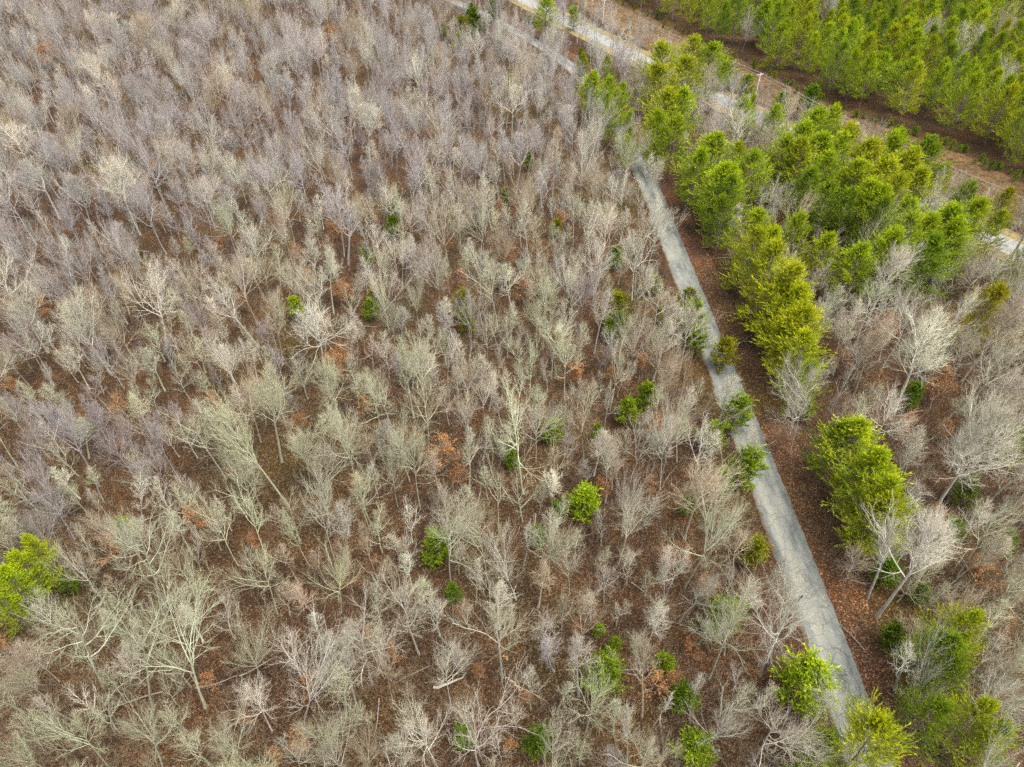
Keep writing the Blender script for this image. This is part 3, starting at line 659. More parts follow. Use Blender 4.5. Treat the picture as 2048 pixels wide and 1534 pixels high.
TREES = []      # dict(kind, col, x, y, h, w, tx, ty lean)
def place(kind, col, c, x, y, w, base=None, hdef=None, hc=.66):
    fx, fy = full(c, x, y); s = CROP[c][2]
    wpx = w / s
    if base:
        b = px2g(*full(c, base[0], base[1]))
        dist = np.hypot(b[0], b[1])
        # height: where the ray of the top passes over the base
        tx, ty = full(c, base[2], base[3])
        d = FW + (tx - 1024) / F * np.array([1, 0, 0]) - (ty - 767) / F * UP
        # nearest point of that ray to the vertical through the base, lean allowed
        k = (b[1]) / d[1]
        h = CAM_H + d[2] * k
        topx = d[0] * k
        h = float(np.clip(h, 5, 27))
        lean = float(np.clip((topx - b[0]) / h, -.28, .28))
        zc = h * hc
        gx_, gy_ = b[0], b[1]
    else:
        lean = 0.0
        h = hdef; zc = h * hc
        p = px2g(fx, fy, zc); gx_, gy_ = p[0], p[1]
    depth = g2px(np.array([gx_, gy_, zc]))[2]
    W = wpx * depth / F
    TREES.append(dict(kind=kind, col=col, x=float(gx_), y=float(gy_), h=h, w=float(W), lean=lean, px=fx, py=fy, wpx=wpx, hand=True))

for c, f in parse(TAB):
    kind, col = f[0], f[1]; v = list(map(float, f[2:]))
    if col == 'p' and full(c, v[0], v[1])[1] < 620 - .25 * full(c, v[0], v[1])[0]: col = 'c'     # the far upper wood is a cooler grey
    # a height that suits the crown's width where no trunk foot shows
    fx, fy = full(c, v[0], v[1]); wm = v[2] / CROP[c][2] * g2px(px2g(fx, fy, 12))[2] / F
    hd = dict(small=6 + .55 * wm, snag=9, beech=7 + .3 * wm).get(kind, float(np.clip(11.5 + .62 * wm, 12, 21)))
    if col == 'w' and kind == 'small': hd = 4.5 + .5 * wm
    place(kind, col, c, v[0], v[1], v[2], v[3:7] if len(v) > 3 else None, hd, {'small': .55, 'beech': .5}.get(kind, .68))
for c, f in parse(ETAB):
    v = list(map(float, f[2:])); fx, fy = full(c, v[0], v[1])
    v[2] *= (1.08 if f[1] == 'L' else 1.34 if c == 3 else 1.2) if f[0] == 'pine' else 1.3
    wm = v[2] / CROP[c][2] * g2px(px2g(fx, fy, 8))[2] / F
    if f[0] == 'pine': hd, hc = float(np.clip(7 + .95 * wm, 7, 18)), .60
    elif f[0] == 'cedar': hd, hc = float(np.clip(2.2 + 1.0 * wm, 2.5, 11)), .48
    else: hd, hc = float(np.clip(1 + .7 * wm, 1.5, 4)), .5
    place(f[0], f[1], c, v[0], v[1], v[2], None, hd, hc)
for c, f in parse(BTAB):
    v = list(map(float, f)); fx, fy = full(c, v[0], v[1])
    wm = v[2] / CROP[c][2] * g2px(px2g(fx, fy, 4))[2] / F
    place('beech', 'o', c, v[0], v[1], v[2], None, float(np.clip(2.5 + 1.0 * wm, 3.5, 9)), .6)

for i in range(74):
    ex = 1230 + i * 11.6 + rng.uniform(-10, 10); ey = np.interp(ex, WOOD_EDGE[:, 0], WOOD_EDGE[:, 1]) + rng.uniform(-7, 9)
    g_ = px2g(ex, ey); wm = rng.uniform(2.0, 4.2)
    TREES.append(dict(kind='shrub', col=rng.choice(['l', 'd', 'o', 'l']), x=float(g_[0]), y=float(g_[1]), h=.75 * wm, w=wm, lean=0., px=ex, py=ey - 4, wpx=wm * F / g2px(g_)[2], hand=True))

# trees whose foot would fall on a road step aside from it
for t in TREES:
    q = np.array([t['x'], t['y']])
    for C_, half in ((lane_c, LW / 2 + 1.0), (road_c, 4.6)):
        dd = dist_poly(q, C_)[0]
        if dd < half:
            j = np.argmin(np.linalg.norm(C_ - q, axis=1)); n = q - C_[j]
            L_ = np.linalg.norm(n); n = n / L_ if L_ > .2 else np.array([-1., 0])
            q = C_[j] + n * half; t['x'], t['y'] = map(float, q)

# the leafy verge on the pine side of the lane stays open
for t in TREES:
    if t['kind'] == 'pine' and 380 < t['py'] < 1420:
        q = np.array([t['x'], t['y']]); j = int(np.argmin(np.linalg.norm(lane_c - q, axis=1))); j = min(max(j, 1), len(lane_c) - 2)
        tg = lane_c[j + 1] - lane_c[j - 1]; tg /= np.linalg.norm(tg); nrm = np.array([tg[1], -tg[0]])
        off = (q - lane_c[j]) @ nrm; need = LW / 2 + 2.8 + .42 * t['w']
        if 0 < off < need and np.linalg.norm(q - lane_c[j]) < 14:
            q = q + nrm * (need - off); t['x'], t['y'] = map(float, q)
            t['px'], t['py'], _z = map(float, g2px(np.array([q[0], q[1], t['h'] * .6])))

# ------------------------------------------------------------------ the rest of the forest, filled between the ones placed by hand
def region(q):
    """0 outside, 1 bare wood, 2 pine wood, 3 strip, 4 roadside shrubs"""
    px, py, w = g2px(np.c_[q, np.zeros(len(q))])
    up_ = np.interp(px, WOOD_EDGE[:, 0], WOOD_EDGE[:, 1]); lo_ = np.interp(px, STRIP_LOW[:, 0], STRIP_LOW[:, 1])
    return np.where((py < up_) & (px > 850), 2, np.where((py < lo_) & (px > 950), 3, 1)), px, py

placed = np.array([[t['x'], t['y'], t['w']] for t in TREES])
NEWT = []
cand = []
for _ in range(26000):
    y = rng.uniform(22, 520) if rng.random() < .7 else rng.uniform(22, 300)
    hw = 30 + y * .86
    cand.append((rng.uniform(-hw, hw), y))
cand = np.array(cand)
reg, cpx, cpy = region(cand)
ok = clear_of_roads(cand) & (dist_poly(cand, lane_c) > LW / 2 + .8)
# the verge right of the lane stays open
side = np.array([np.sign(np.cross(lane_c[min(j + 1, len(lane_c) - 1)] - lane_c[j - 1], q - lane_c[j])) for q in cand for j in [max(1, int(np.argmin(np.linalg.norm(lane_c - q, axis=1))))]])
ok &= ~((side < 0) & (dist_poly(cand, lane_c) < LW / 2 + 5.2) & (cpy > 250))
ok &= dist_poly(cand, road_c) > 5.5
_pp = px2g(1590, 1215)[:2]; ok &= np.hypot(cand[:, 0] - _pp[0], (cand[:, 1] - _pp[1] + 4) * .7) > 7.5     # open ground round the person
ok &= ~((side > 0) & (dist_poly(cand, lane_c) < 7.5) & (cpy > 560))
ok &= ~((side > 0) & (dist_poly(cand, lane_c) < 6) & (cpy > 330))
ok &= (cpx > -260) & (cpx < 2310) & (cpy > -95) & (cpy < 1900)

acc_xy = [tuple(p) for p in placed]
AX = np.array(acc_xy)
rdx, rdy, _w = g2px(np.c_[road_c, np.zeros(len(road_c))])
for q, rg_, o_, pxx, pyy in zip(cand, reg, ok, cpx, cpy):
    if not o_ or rg_ == 3: continue
    if rg_ == 2:
        w = rng.uniform(6.5, 13.0); kind = 'pine' if rng.random() < .93 else rng.choice(['slim', 'open', 'broom'])
        if q[1] > 430: continue
    else:
        u_ = rng.random()
        w = (rng.uniform(7.5, 12.8) if q[1] > 120 else rng.uniform(6.5, 11.5)) if u_ < .6 else rng.uniform(3.0, 5.5)
        kind = rng.choice(['fan', 'broom', 'open', 'fan', 'fork', 'tall', 'fan', 'fan', 'open', 'broom']) if w > 6 else rng.choice(['small', 'slim', 'small'])
    if rg_ == 1 and pxx > 1040 and pyy < np.interp(pxx, STRIP_LOW[:, 0], STRIP_LOW[:, 1]) + 55 and dist_poly(q, road_c)[0] < 30 and pyy < np.interp(pxx, rdx, rdy):
        if w > 6: continue
        w *= .7; kind = 'small'
    d2 = np.hypot(AX[:, 0] - q[0], AX[:, 1] - q[1])
    if rg_ == 2: lim = .37 * (AX[:, 2] + w)
    else: lim = (.335 + .02 * (pyy > 800)) * (AX[:, 2] + w) if w > 6 else (.28 + .03 * (pyy > 800)) * (AX[:, 2] + w)
    if (d2 < lim).any(): continue
    AX = np.vstack([AX, [q[0], q[1], w]])
    if rg_ == 2 and kind == 'pine': h = rng.uniform(11, 15) + .45 * w; col = rng.choice(['l', 'y', 'y', 'l', 'l', 'd'])
    else:
        h = (11.6 + .60 * w + rng.normal() * 1.3) if w > 6 else 5 + .9 * w
        f_ = np.clip(pyy / 1534, 0, 1); side_ = np.clip(pxx / 2048, 0, 1)
        pr = np.array([.15, .36, .06 + .5 * f_, .12, max(.03, .5 - .7 * f_ - .15 * side_)]); pr /= pr.sum()
        col = rng.choice(['w', 'p', 'g', 't', 'm'], p=pr)
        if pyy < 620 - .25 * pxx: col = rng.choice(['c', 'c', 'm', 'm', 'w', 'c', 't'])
        lean_r = .0
        if pxx > 1560 and pyy > 520 and w > 6: kind = rng.choice(['tall', 'open', 'tall', 'slim', 'fork']); h += 2.5; lean_r = rng.uniform(.0, .22)
    NEWT.append(dict(kind=str(kind), col=str(col), x=float(q[0]), y=float(q[1]), h=float(h), w=float(w), lean=float(.03 * rng.normal() + (lean_r if rg_ == 1 else 0)), hand=False))
for t in NEWT:
    t['px'], t['py'], z = map(float, g2px(np.array([t['x'], t['y'], t['h'] * .66]))); t['wpx'] = t['w'] * F / z
TREES += NEWT

# ------------------------------------------------------------------ who is an individual
def inframe(t, m=0.0): return -m < t['px'] < 2048 + m and -m < t['py'] < 1534 + m
for t in TREES:
    top = g2px(np.array([t['x'], t['y'], t['h']])); bot = g2px(np.array([t['x'], t['y'], .0]))
    t['area'] = t['wpx'] * (abs(bot[1] - top[1]) * .6 + t['wpx'] * .5)
    t['in'] = inframe(t, .3 * t['wpx'])
BAREK = ('fan', 'broom', 'open', 'slim', 'fork', 'tall', 'small', 'snag')
bare = sorted([t for t in TREES if t['kind'] in BAREK and t['in']], key=lambda t: -t['area'])
pines = sorted([t for t in TREES if t['kind'] == 'pine' and t['in']], key=lambda t: -t['area'])
solo = bare[:300] + pines[:290] + [t for t in TREES if t['kind'] in ('cedar', 'shrub', 'beech') and t['in']]
soloset = {id(t) for t in solo}
mass_bare = [t for t in TREES if t['kind'] in BAREK and id(t) not in soloset]
mass_pine = [t for t in TREES if t['kind'] == 'pine' and id(t) not in soloset]
print('TREES bare', len(bare), 'pines', len(pines), 'mass', len(mass_bare), len(mass_pine), 'other', len(solo) - 300 - min(290, len(pines)))

def jit(c, a, r): return tuple(np.clip(np.array(c) * (1 + a * r.normal()) * (1 + .018 * r.normal(size=3)), .02, 2.4))

def add_tree(t, name, variants, r, crown_tint=None, bark=None):
    tr, cr, top, rad = variants[r.integers(len(variants))]
    e = bpy.data.objects.new(name, None); COL.objects.link(e)
    e.empty_display_size = .5
    e.location = (t['x'], t['y'], -.05)
    sx = t['w'] / 2 / rad; sz = t['h'] / top
    k = float(np.clip(sx / sz, .62, 1.6)); sx = sz * k
    e.scale = (sx, sx, sz)
    e.rotation_euler = (radians(1.5) * r.normal(), math.atan(t['lean']) * 1.0 + radians(1.2) * r.normal(), r.random() * 6.28)
    if t['lean']:
        e.rotation_mode = 'ZYX'     # spin first, lean afterwards
        e.rotation_euler = (0, math.atan(t['lean']), 0)
        spin = r.random() * 6.28
    else: spin = 0
    a = link('trunk', tr, e); b = link('crown', cr, e)
    a.rotation_euler.z = spin; b.rotation_euler.z = spin
    bk = jit(bark if bark is not None else CODE[t['col']], .08, r)
    a.color = (*bk, 1)
    b.color = (*(jit(crown_tint, .07, r) if crown_tint is not None else bk), 1)
    t['obj'] = e
    return e

R = np.random.default_rng(77)
for t in solo:
    k = t['kind']
    if k in BAREK:
        nm = {'small': 'young_tree', 'snag': 'dead_tree'}.get(k, 'bare_tree')
        add_tree(t, nm, BARE[k], R)
    elif k == 'pine': add_tree(t, 'pine_tree', PINE, R, ECODE[t['col']], (.30, .25, .21))
    elif k == 'cedar': add_tree(t, 'cedar_tree', CEDAR[:4] if t['w'] < 5.5 else CEDAR, R, tuple(np.array(ECODE[t['col']]) * (1.3 if t['col'] in 'YL' else 1.0)), (.26, .20, .16))
    elif k == 'shrub': add_tree(t, 'evergreen_shrub', CEDAR[4:], R, ECODE[t['col']], (.26, .20, .16))
    elif k == 'beech': add_tree(t, 'beech_sapling', BEECH, R, (1.0, 1.0, 1.0), CODE['o'])

# ---- the far wood: one mass, scattered over points
def mass_object(name, lib, trees, r):
    """lib: list of (mesh, top, rad); one point per tree carries its kind, size, spin and colour"""
    coll = bpy.data.collections.new(name + '_kinds')
    for i, (me, top, rad) in enumerate(lib):
        o = bpy.data.objects.new('%s_kind_%02d' % (name, i), me); coll.objects.link(o)
    n = len(trees)
    P = np.array([[t['x'], t['y'], -.05] for t in trees])
    idx = np.array([t['v'] for t in trees], np.int32)
    S = np.zeros((n, 3)); Rt = np.zeros((n, 3)); Cc = np.zeros((n, 3))
    for i, t in enumerate(trees):
        me, top, rad = lib[t['v']]
        sz = t['h'] / top; sx = sz * float(np.clip(t['w'] / 2 / rad / sz, .62, 1.6))
        S[i] = sx, sx, sz
        Rt[i] = .03 * r.normal(), .03 * r.normal(), r.random() * 6.28
        Cc[i] = jit(t['tint'], .08, r)
    me = bpy.data.meshes.new(name); me.vertices.add(n); me.vertices.foreach_set('co', P.astype(np.float32).ravel())
    at = me.attributes.new('pick', 'INT', 'POINT'); at.data.foreach_set('value', idx)
    for k, v in (('size', S), ('spin', Rt)):
        at = me.attributes.new(k, 'FLOAT_VECTOR', 'POINT'); at.data.foreach_set('vector', v.astype(np.float32).ravel())
    at = me.attributes.new('tint', 'FLOAT_COLOR', 'POINT'); at.data.foreach_set('color', np.c_[Cc, np.ones(n)].astype(np.float32).ravel())
    me.update()
    ng = bpy.data.node_groups.new(name, 'GeometryNodeTree')
    ng.interface.new_socket('Geometry', in_out='INPUT', socket_type='NodeSocketGeometry')
    ng.interface.new_socket('Geometry', in_out='OUTPUT', socket_type='NodeSocketGeometry')
    gi = ng.nodes.new('NodeGroupInput'); go = ng.nodes.new('NodeGroupOutput')
    ci = ng.nodes.new('GeometryNodeCollectionInfo'); ci.inputs['Collection'].default_value = coll
    ci.inputs['Separate Children'].default_value = True; ci.inputs['Reset Children'].default_value = True
    ip = ng.nodes.new('GeometryNodeInstanceOnPoints'); ip.inputs['Pick Instance'].default_value = True
    def na(nm, dt):
        x = ng.nodes.new('GeometryNodeInputNamedAttribute'); x.data_type = dt; x.inputs['Name'].default_value = nm; return x.outputs['Attribute']
    ng.links.new(gi.outputs[0], ip.inputs['Points']); ng.links.new(ci.outputs[0], ip.inputs['Instance'])
    ng.links.new(na('pick', 'INT'), ip.inputs['Instance Index'])
    er = ng.nodes.new('FunctionNodeEulerToRotation'); ng.links.new(na('spin', 'FLOAT_VECTOR'), er.inputs[0]); ng.links.new(er.outputs[0], ip.inputs['Rotation'])
    ng.links.new(na('size', 'FLOAT_VECTOR'), ip.inputs['Scale'])
    ng.links.new(ip.outputs[0], go.inputs[0])
    o = link(name, me); md = o.modifiers.new('scatter', 'NODES'); md.node_group = ng
    return o

LIBB, FIRST = [], {}
for k, vs in LITE.items():
    if not vs: continue
    FIRST[k] = len(LIBB)
    for (V, T, Q, A, top, rad) in vs:
        LIBB.append((make_mesh('far_tree', V, T, Q, [M_BARK_MASS], True, {'lvl': A}), top, rad))
for t in mass_bare:
    k = t['kind'] if t['kind'] in FIRST else 'slim'
    t['v'] = FIRST[k] + int(R.integers(4)); t['tint'] = CODE[t['col']]
tag(mass_object('bare_woods', LIBB, mass_bare, R), 'far off bare woods of grey and mauve twigs closing up into one mass', 'woods', kind='stuff')
if mass_pine:
    LIBP = []
    for s in range(3):
        T, C = pine_tree(330 + s, .9, .12, 1.1)
        top, rad = measure(T, C)
        V1, T1, Q1, A1 = T.arrays(); V2, T2, Q2, A2 = C.arrays(); M = Acc(); M.add(V1, T1, Q1, A1); M.add(V2, T2, Q2, A2)
        V, T_, Q_, A_ = M.arrays()
        LIBP.append((make_mesh('far_pine', V, T_, Q_, [M_PINE_BARK, M_PINE_MASS], False, {'lvl': A_}, np.r_[np.ones(len(T_), int), np.zeros(len(Q_), int)]), top, rad))
    for t in mass_pine: t['v'] = int(R.integers(3)); t['tint'] = ECODE[t['col']]
    tag(mass_object('pine_woods', LIBP, mass_pine, R), 'green pine woods running on beyond the cleared strip', 'woods', kind='stuff')

# ---- undergrowth: thin brush all over the floor
def brush(name, xy, cols, hs, m, ns, r, spread=.7, rad=.012):
    n = len(xy)
    P = np.repeat(np.c_[xy, np.zeros(n) - .05], ns, 0)
    D = unit(np.c_[r.normal(size=(n * ns, 2)) * spread, np.ones(n * ns)])
    L = np.repeat(hs, ns) * r.uniform(.5, 1.1, n * ns)
    a = Acc()
    st = grow(r, P, D, L, 2, .15, .05)
    tubes(a, st, np.full(n * ns, rad), np.full(n * ns, rad * .6), 3, .7, tip=True)
    p, d, t, pi_ = children(r, st, 4, .25, 1.0, .7, .25)
    tw = grow(r, p, d, L[pi_] * .4, 1, .1, .1)
    tubes(a, tw, np.full(len(p), rad * .7), np.full(len(p), rad * .5), 3, 1.0, tip=True)
    V, T, Q, A = a.arrays()
    c1 = np.repeat(np.repeat(cols, ns, 0), 7, 0); c2 = np.repeat(np.repeat(np.repeat(cols, ns, 0), 4, 0), 4, 0)
    me = make_mesh(name, V, T, Q, [m], True, {'lvl': A, 'tint': np.vstack([c1, c2])})
    return link(name, me)
r = np.random.default_rng(8)
nb_ = 34000
yy = 24 + 430 * r.random(nb_) ** 1.35; xx = (r.random(nb_) * 2 - 1) * (34 + yy * .84)
q = np.c_[xx, yy]
g, bx, by = region(q)
dl = dist_poly(q, lane_c)
dens = .5 + .5 * np.sin(xx * .11 + 1.3 * np.sin(yy * .07)) * np.sin(yy * .13 + xx * .05)
keep = (g == 1) & (dl > LW / 2 + .5) & (dist_poly(q, road_c) > 5) & (r.random(nb_) < .35 + .65 * dens)
q = q[keep]
base_c = np.array([[.40, .29, .19], [.33, .25, .20], [.42, .34, .24], [.34, .20, .13], [.40, .37, .26]])
tag(brush('undergrowth', q, base_c[r.integers(0, 5, len(q))] * r.uniform(.8, 1.15, (len(q), 1)), r.uniform(1.0, 4.2, len(q)), M_BRUSH, 5, r, .55, .014), 'thin leafless brush covering the leafy forest floor', 'undergrowth', kind='stuff')
# sticks and fallen boughs strewn over the floor
ns_ = 420
qs = np.c_[rng.uniform(-110, 120, ns_), 28 + 190 * rng.random(ns_) ** 1.3]
qs = qs[(dist_poly(qs, lane_c) > LW / 2 + 1) & (region(qs)[0] == 1)]
a_ = Acc(); n2 = len(qs); th = rng.random(n2) * 6.28
st = grow(r, np.c_[qs, np.full(n2, .12)], np.c_[np.cos(th), np.sin(th), .03 * r.normal(size=n2)], r.uniform(1.5, 6.5, n2), 5, .12, -.002)
st[:, :, 2] = np.clip(st[:, :, 2], .06, .6)
rr_ = r.uniform(.04, .13, n2); tubes(a_, st, rr_, rr_ * .4, 5, .3)
p_, d_, t_, i_ = children(r, st, 3, .3, .95, .8, .2); d_[:, 2] = np.abs(d_[:, 2]) * .6
tubes(a_, grow(r, p_, d_, r.uniform(.4, 1.6, len(p_)), 3, .15, 0), rr_[i_] * .4, rr_[i_] * .15, 3, .6, tip=True)
V, T, Q, A = a_.arrays()
tag(link('deadwood', make_mesh('deadwood', V, T, Q, [M_BRUSH], True, {'lvl': A, 'tint': np.tile([[.30, .27, .23]], (len(V), 1))})), 'grey fallen boughs and sticks strewn over the leaf litter', 'deadwood', kind='stuff')
# dry grass of the cleared strip
ns_ = 9000
k = r.integers(0, n_ - 1, ns_); f1 = r.random(ns_)[:, None]; f2 = r.random(ns_)[:, None]
q = (lo_[k] * (1 - f1) + lo_[k + 1] * f1) * (1 - f2) + (up_[k] * (1 - f1) + up_[k + 1] * f1) * f2
gc = np.array([[.30, .175, .08], [.26, .15, .07], [.36, .25, .11], [.20, .125, .08], [.22, .21, .08]])
q = q[(q[:, 1] < 460)]
tag(brush('strip_grass', q, gc[r.integers(0, 5, len(q))], r.uniform(.5, 1.3, len(q)), M_BRUSH, 6, r, .8, .022), 'orange dry grass and briars on the cleared strip', 'grass', kind='stuff')

# ------------------------------------------------------------------ power line
def pole(base, top_z, heading):
    e = bpy.data.objects.new('utility_pole', None); COL.objects.link(e); e.location = (base[0], base[1], 0); e.rotation_euler.z = heading
    a = Acc(); tubes(a, np.array([[[0, 0, -.3], [0, 0, top_z * .5], [.0, 0, top_z]]], float), np.array([.24]), np.array([.19]), 10)
    a.add(np.array([[  .19 * cos(k * pi / 5), .19 * sin(k * pi / 5), top_z] for k in range(10)] + [[0, 0, top_z + .03]]), [[k, (k + 1) % 10, 10] for k in range(10)])
    link('shaft', a.mesh('shaft', [M_POLE]), e)
    a = Acc(); a.box((0, .16, top_z - .35), (2.6, .16, .22)); c = link('crossarm', a.mesh('crossarm', [M_POLE], smooth_f=False), e)
    for s in (-1, 1):
        a = Acc(); a.box((s * .38, .20, top_z - .72), (.9, .03, .05), [[cos(s * .75), 0, sin(s * .75)], [0, 1, 0], [-sin(s * .75), 0, cos(s * .75)]])
        link('brace', a.mesh('brace', [M_POLE], smooth_f=False), e)
    for xo, z0 in ((-1.1, top_z - .28), (1.1, top_z - .28), (0, top_z + .02)):
        a = Acc(); tubes(a, np.array([[[xo, .16 if xo else 0, z0], [xo, .16 if xo else 0, z0 + .12], [xo, .16 if xo else 0, z0 + .22]]], float), np.array([.06]), np.array([.045]), 8)
        a.add(np.array([[xo + .045 * cos(k * pi / 4), (.16 if xo else 0) + .045 * sin(k * pi / 4), z0 + .22] for k in range(8)] + [[xo, .16 if xo else 0, z0 + .25]]), [[k, (k + 1) % 8, 8] for k in range(8)])
        link('insulator', a.mesh('insulator', [M_CER]), e)
    return e
PH = 9.4
pA = px2g(1507, 206)[:2]; pB = px2g(1205, 47)[:2]
dAB = pB - pA; hd = math.atan2(dAB[1], dAB[0]) - pi / 2
pC = pA - dAB * .92; pD = pB + dAB
eA = tag(pole(pA, PH, hd), 'weathered wooden power pole with crossarm standing amid the orange dry grass', 'utility pole', 'poles of the power line')
eB = tag(pole(pB, PH, hd), 'pale power pole further along the cleared strip at the top of the view', 'utility pole', 'poles of the power line')
ax = np.array([cos(hd), sin(hd)])
spans = [(pC, pA), (pA, pB), (pB, pD)]
WL = {-1.1: 'power wire on the lane side end of the crossarm', 1.1: 'power wire on the pine wood end of the crossarm', 0.: 'topmost power wire over the pole tip', .2: 'low sagging cable slung below the crossarm'}
for xo, lab in WL.items():
    a = Acc()
    for p0, p1 in spans:
        t = np.linspace(0, 1, 25)
        z0 = {0.: PH + .25, .2: PH - 2.2}.get(xo, PH - .05)
        z = z0 - 4 * (1.1 if xo != .2 else 1.7) * t * (1 - t)
        P = p0[None] * (1 - t[:, None]) + p1[None] * t[:, None] + ax * xo
        tubes(a, np.c_[P, z][None], np.array([.022]), np.array([.022]), 5)
    tag(link('power_wire', a.mesh('power_wire', [M_WIRE])), lab, 'power wire', 'wires of the power line')

# ------------------------------------------------------------------ person at the edge of the lane
M_JACKET = flat_mat('black_jacket', (.012, .013, .016), .8)
M_TROUSER = flat_mat('grey_trousers', (.16, .18, .20), .9)
M_SKIN = flat_mat('skin', (.45, .28, .21), .6, .06)
M_HAIR = flat_mat('dark_hair', (.02, .016, .013), .7)
M_SHOE = flat_mat('dark_shoe', (.03, .03, .03), .7)
M_CTRL = flat_mat('pale_controller', (.45, .46, .46), .5)
def skinned(name, verts, edges, radii, material, parent, sub=2):
    me = bpy.data.meshes.new(name); me.from_pydata(verts, edges, []); me.update()
    o = bpy.data.objects.new(name, me); COL.objects.link(o)
    sk = o.modifiers.new('skin', 'SKIN'); sk.use_smooth_shade = True
    lay = me.skin_vertices[0] if me.skin_vertices else None
    if lay is None:
        bpy.context.view_layer.update(); lay = me.skin_vertices[0]
    for i, rr in enumerate(radii): lay.data[i].radius = rr if isinstance(rr, tuple) else (rr, rr)
    lay.data[0].use_root = True
    o.modifiers.new('sub', 'SUBSURF').levels = sub; o.modifiers['sub'].render_levels = sub
    dg = bpy.context.evaluated_depsgraph_get(); dg.update()
    m2 = bpy.data.meshes.new_from_object(o.evaluated_get(dg)); m2.name = name
    bpy.data.objects.remove(o)
    m2.materials.clear(); m2.materials.append(material)
    for p_ in m2.polygons: p_.use_smooth = True; p_.material_index = 0
    return link(name, m2, parent)
pp = px2g(1596, 1202)
person = bpy.data.objects.new('person', None); COL.objects.link(person); person.location = (pp[0], pp[1], .02); person.rotation_euler.z = radians(192)
tag(person, 'person in black jacket and grey trousers at the lane edge, holding a pale controller', 'person')
# body in its own axes: faces +Y; one continuous surface from pelvis to hands, feet and head
bv = [(0, 0, .95), (0, .01, 1.15), (0, .0, 1.38), (0, .01, 1.50), (0, .03, 1.57),
      (.10, 0, .90), (.11, .02, .50), (.12, -.01, .10), (-.10, 0, .90), (-.11, .02, .50), (-.12, -.01, .10),
      (.19, 0, 1.40), (.25, .02, 1.13), (.15, .27, 1.12), (-.19, 0, 1.40), (-.25, .02, 1.13), (-.15, .27, 1.12), (.125, .33, 1.13), (-.125, .33, 1.13), (.125, .12, .04), (-.125, .12, .04)]
be = [(0, 1), (1, 2), (2, 3), (3, 4), (0, 5), (5, 6), (6, 7), (0, 8), (8, 9), (9, 10), (2, 11), (11, 12), (12, 13), (2, 14), (14, 15), (15, 16), (13, 17), (16, 18), (7, 19), (10, 20)]
br_ = [(.15, .11), (.14, .10), (.17, .11), .06, .055, .09, .062, .045, .09, .062, .045, .062, .046, .035, .062, .046, .035, .03, .03, .04, .04]
body = skinned('body', bv, be, br_, M_SKIN, person)
jv = [bv[0], bv[1], bv[2], (0, .0, 1.47), bv[11], bv[12], bv[13], bv[14], bv[15], bv[16]]
jacket = skinned('jacket', [(0, 0, .88)] + jv[1:], [(0, 1), (1, 2), (2, 3), (2, 4), (4, 5), (5, 6), (2, 7), (7, 8), (8, 9)], [(.19, .15), (.175, .135), (.20, .14), .085, .085, .066, .05, .085, .066, .05], M_JACKET, person)
tr = skinned('trousers', [bv[0], bv[5], bv[6], (.12, -.01, .09), bv[8], bv[9], (-.12, -.01, .09)], [(0, 1), (1, 2), (2, 3), (0, 4), (4, 5), (5, 6)], [(.165, .125), .105, .08, .072, .105, .08, .072], M_TROUSER, person)
for s in (-1, 1):
    skinned('shoe', [(s * .12, -.05, .05), (s * .125, .06, .045), (s * .13, .18, .035)], [(0, 1), (1, 2)], [.05, .052, .038], M_SHOE, person)
# head, bent a little over the controller
a = Acc()
nu, nv = 20, 16
V = []
for i in range(nv + 1):
    th = pi * i / nv
    for j in range(nu):
        ph = 2 * pi * j / nu
        x, y, z = sin(th) * cos(ph), sin(th) * sin(ph), cos(th)
        w_ = .075 * (1 - .18 * max(0, -z)); yy_ = y * .095
        if y > 0:
            f_ = max(0, 1 - abs(x) * 3)
            yy_ += .018 * f_ * math.exp(-((z + .12) / .16) ** 2) + .006 * f_ * math.exp(-((z + .55) / .12) ** 2)       # nose, lips
            for ex in (-.42, .42): yy_ -= .010 * math.exp(-((x - ex) / .18) ** 2 - ((z - .08) / .12) ** 2)            # eye sockets
        V.append((x * w_, yy_, z * .118))
Q_ = [[i * nu + j, i * nu + (j + 1) % nu, (i + 1) * nu + (j + 1) % nu, (i + 1) * nu + j] for i in range(nv) for j in range(nu)]
for i_, q_ in enumerate(Q_): Q_[i_] = q_[::-1]
a.add(np.array(V), None, Q_)
for s in (-1, 1):     # ears
    e_ = Acc(); th = np.linspace(0, 2 * pi, 9)[:-1]
    a.add(np.r_[np.c_[np.full(8, s * .072), .03 * np.cos(th) - .005, .036 * np.sin(th) - .005], np.c_[np.full(8, s * .088), .026 * np.cos(th) - .012, .032 * np.sin(th)]], None, [[k, (k + 1) % 8, 8 + (k + 1) % 8, 8 + k] for k in range(8)] + [[8, 9, 10, 11], [8, 11, 12, 15], [12, 13, 14, 15]])
head = link('head', a.mesh('head', [M_SKIN]), person, (0, .055, 1.665)); head.rotation_euler.x = radians(-22)
h_ = Acc(); Vh = [(x * 1.09, y * 1.09 - .012, z * 1.09 + .006) for x, y, z in V]
keepq = [q_ for q_ in Q_ if np.mean([V[k][1] for k in q_]) < .035 + .9 * max(0, np.mean([V[k][2] for k in q_]) - .05) and np.mean([V[k][2] for k in q_]) > -.075]
h_.add(np.array(Vh), None, keepq); link('hair', h_.mesh('hair', [M_HAIR]), head)
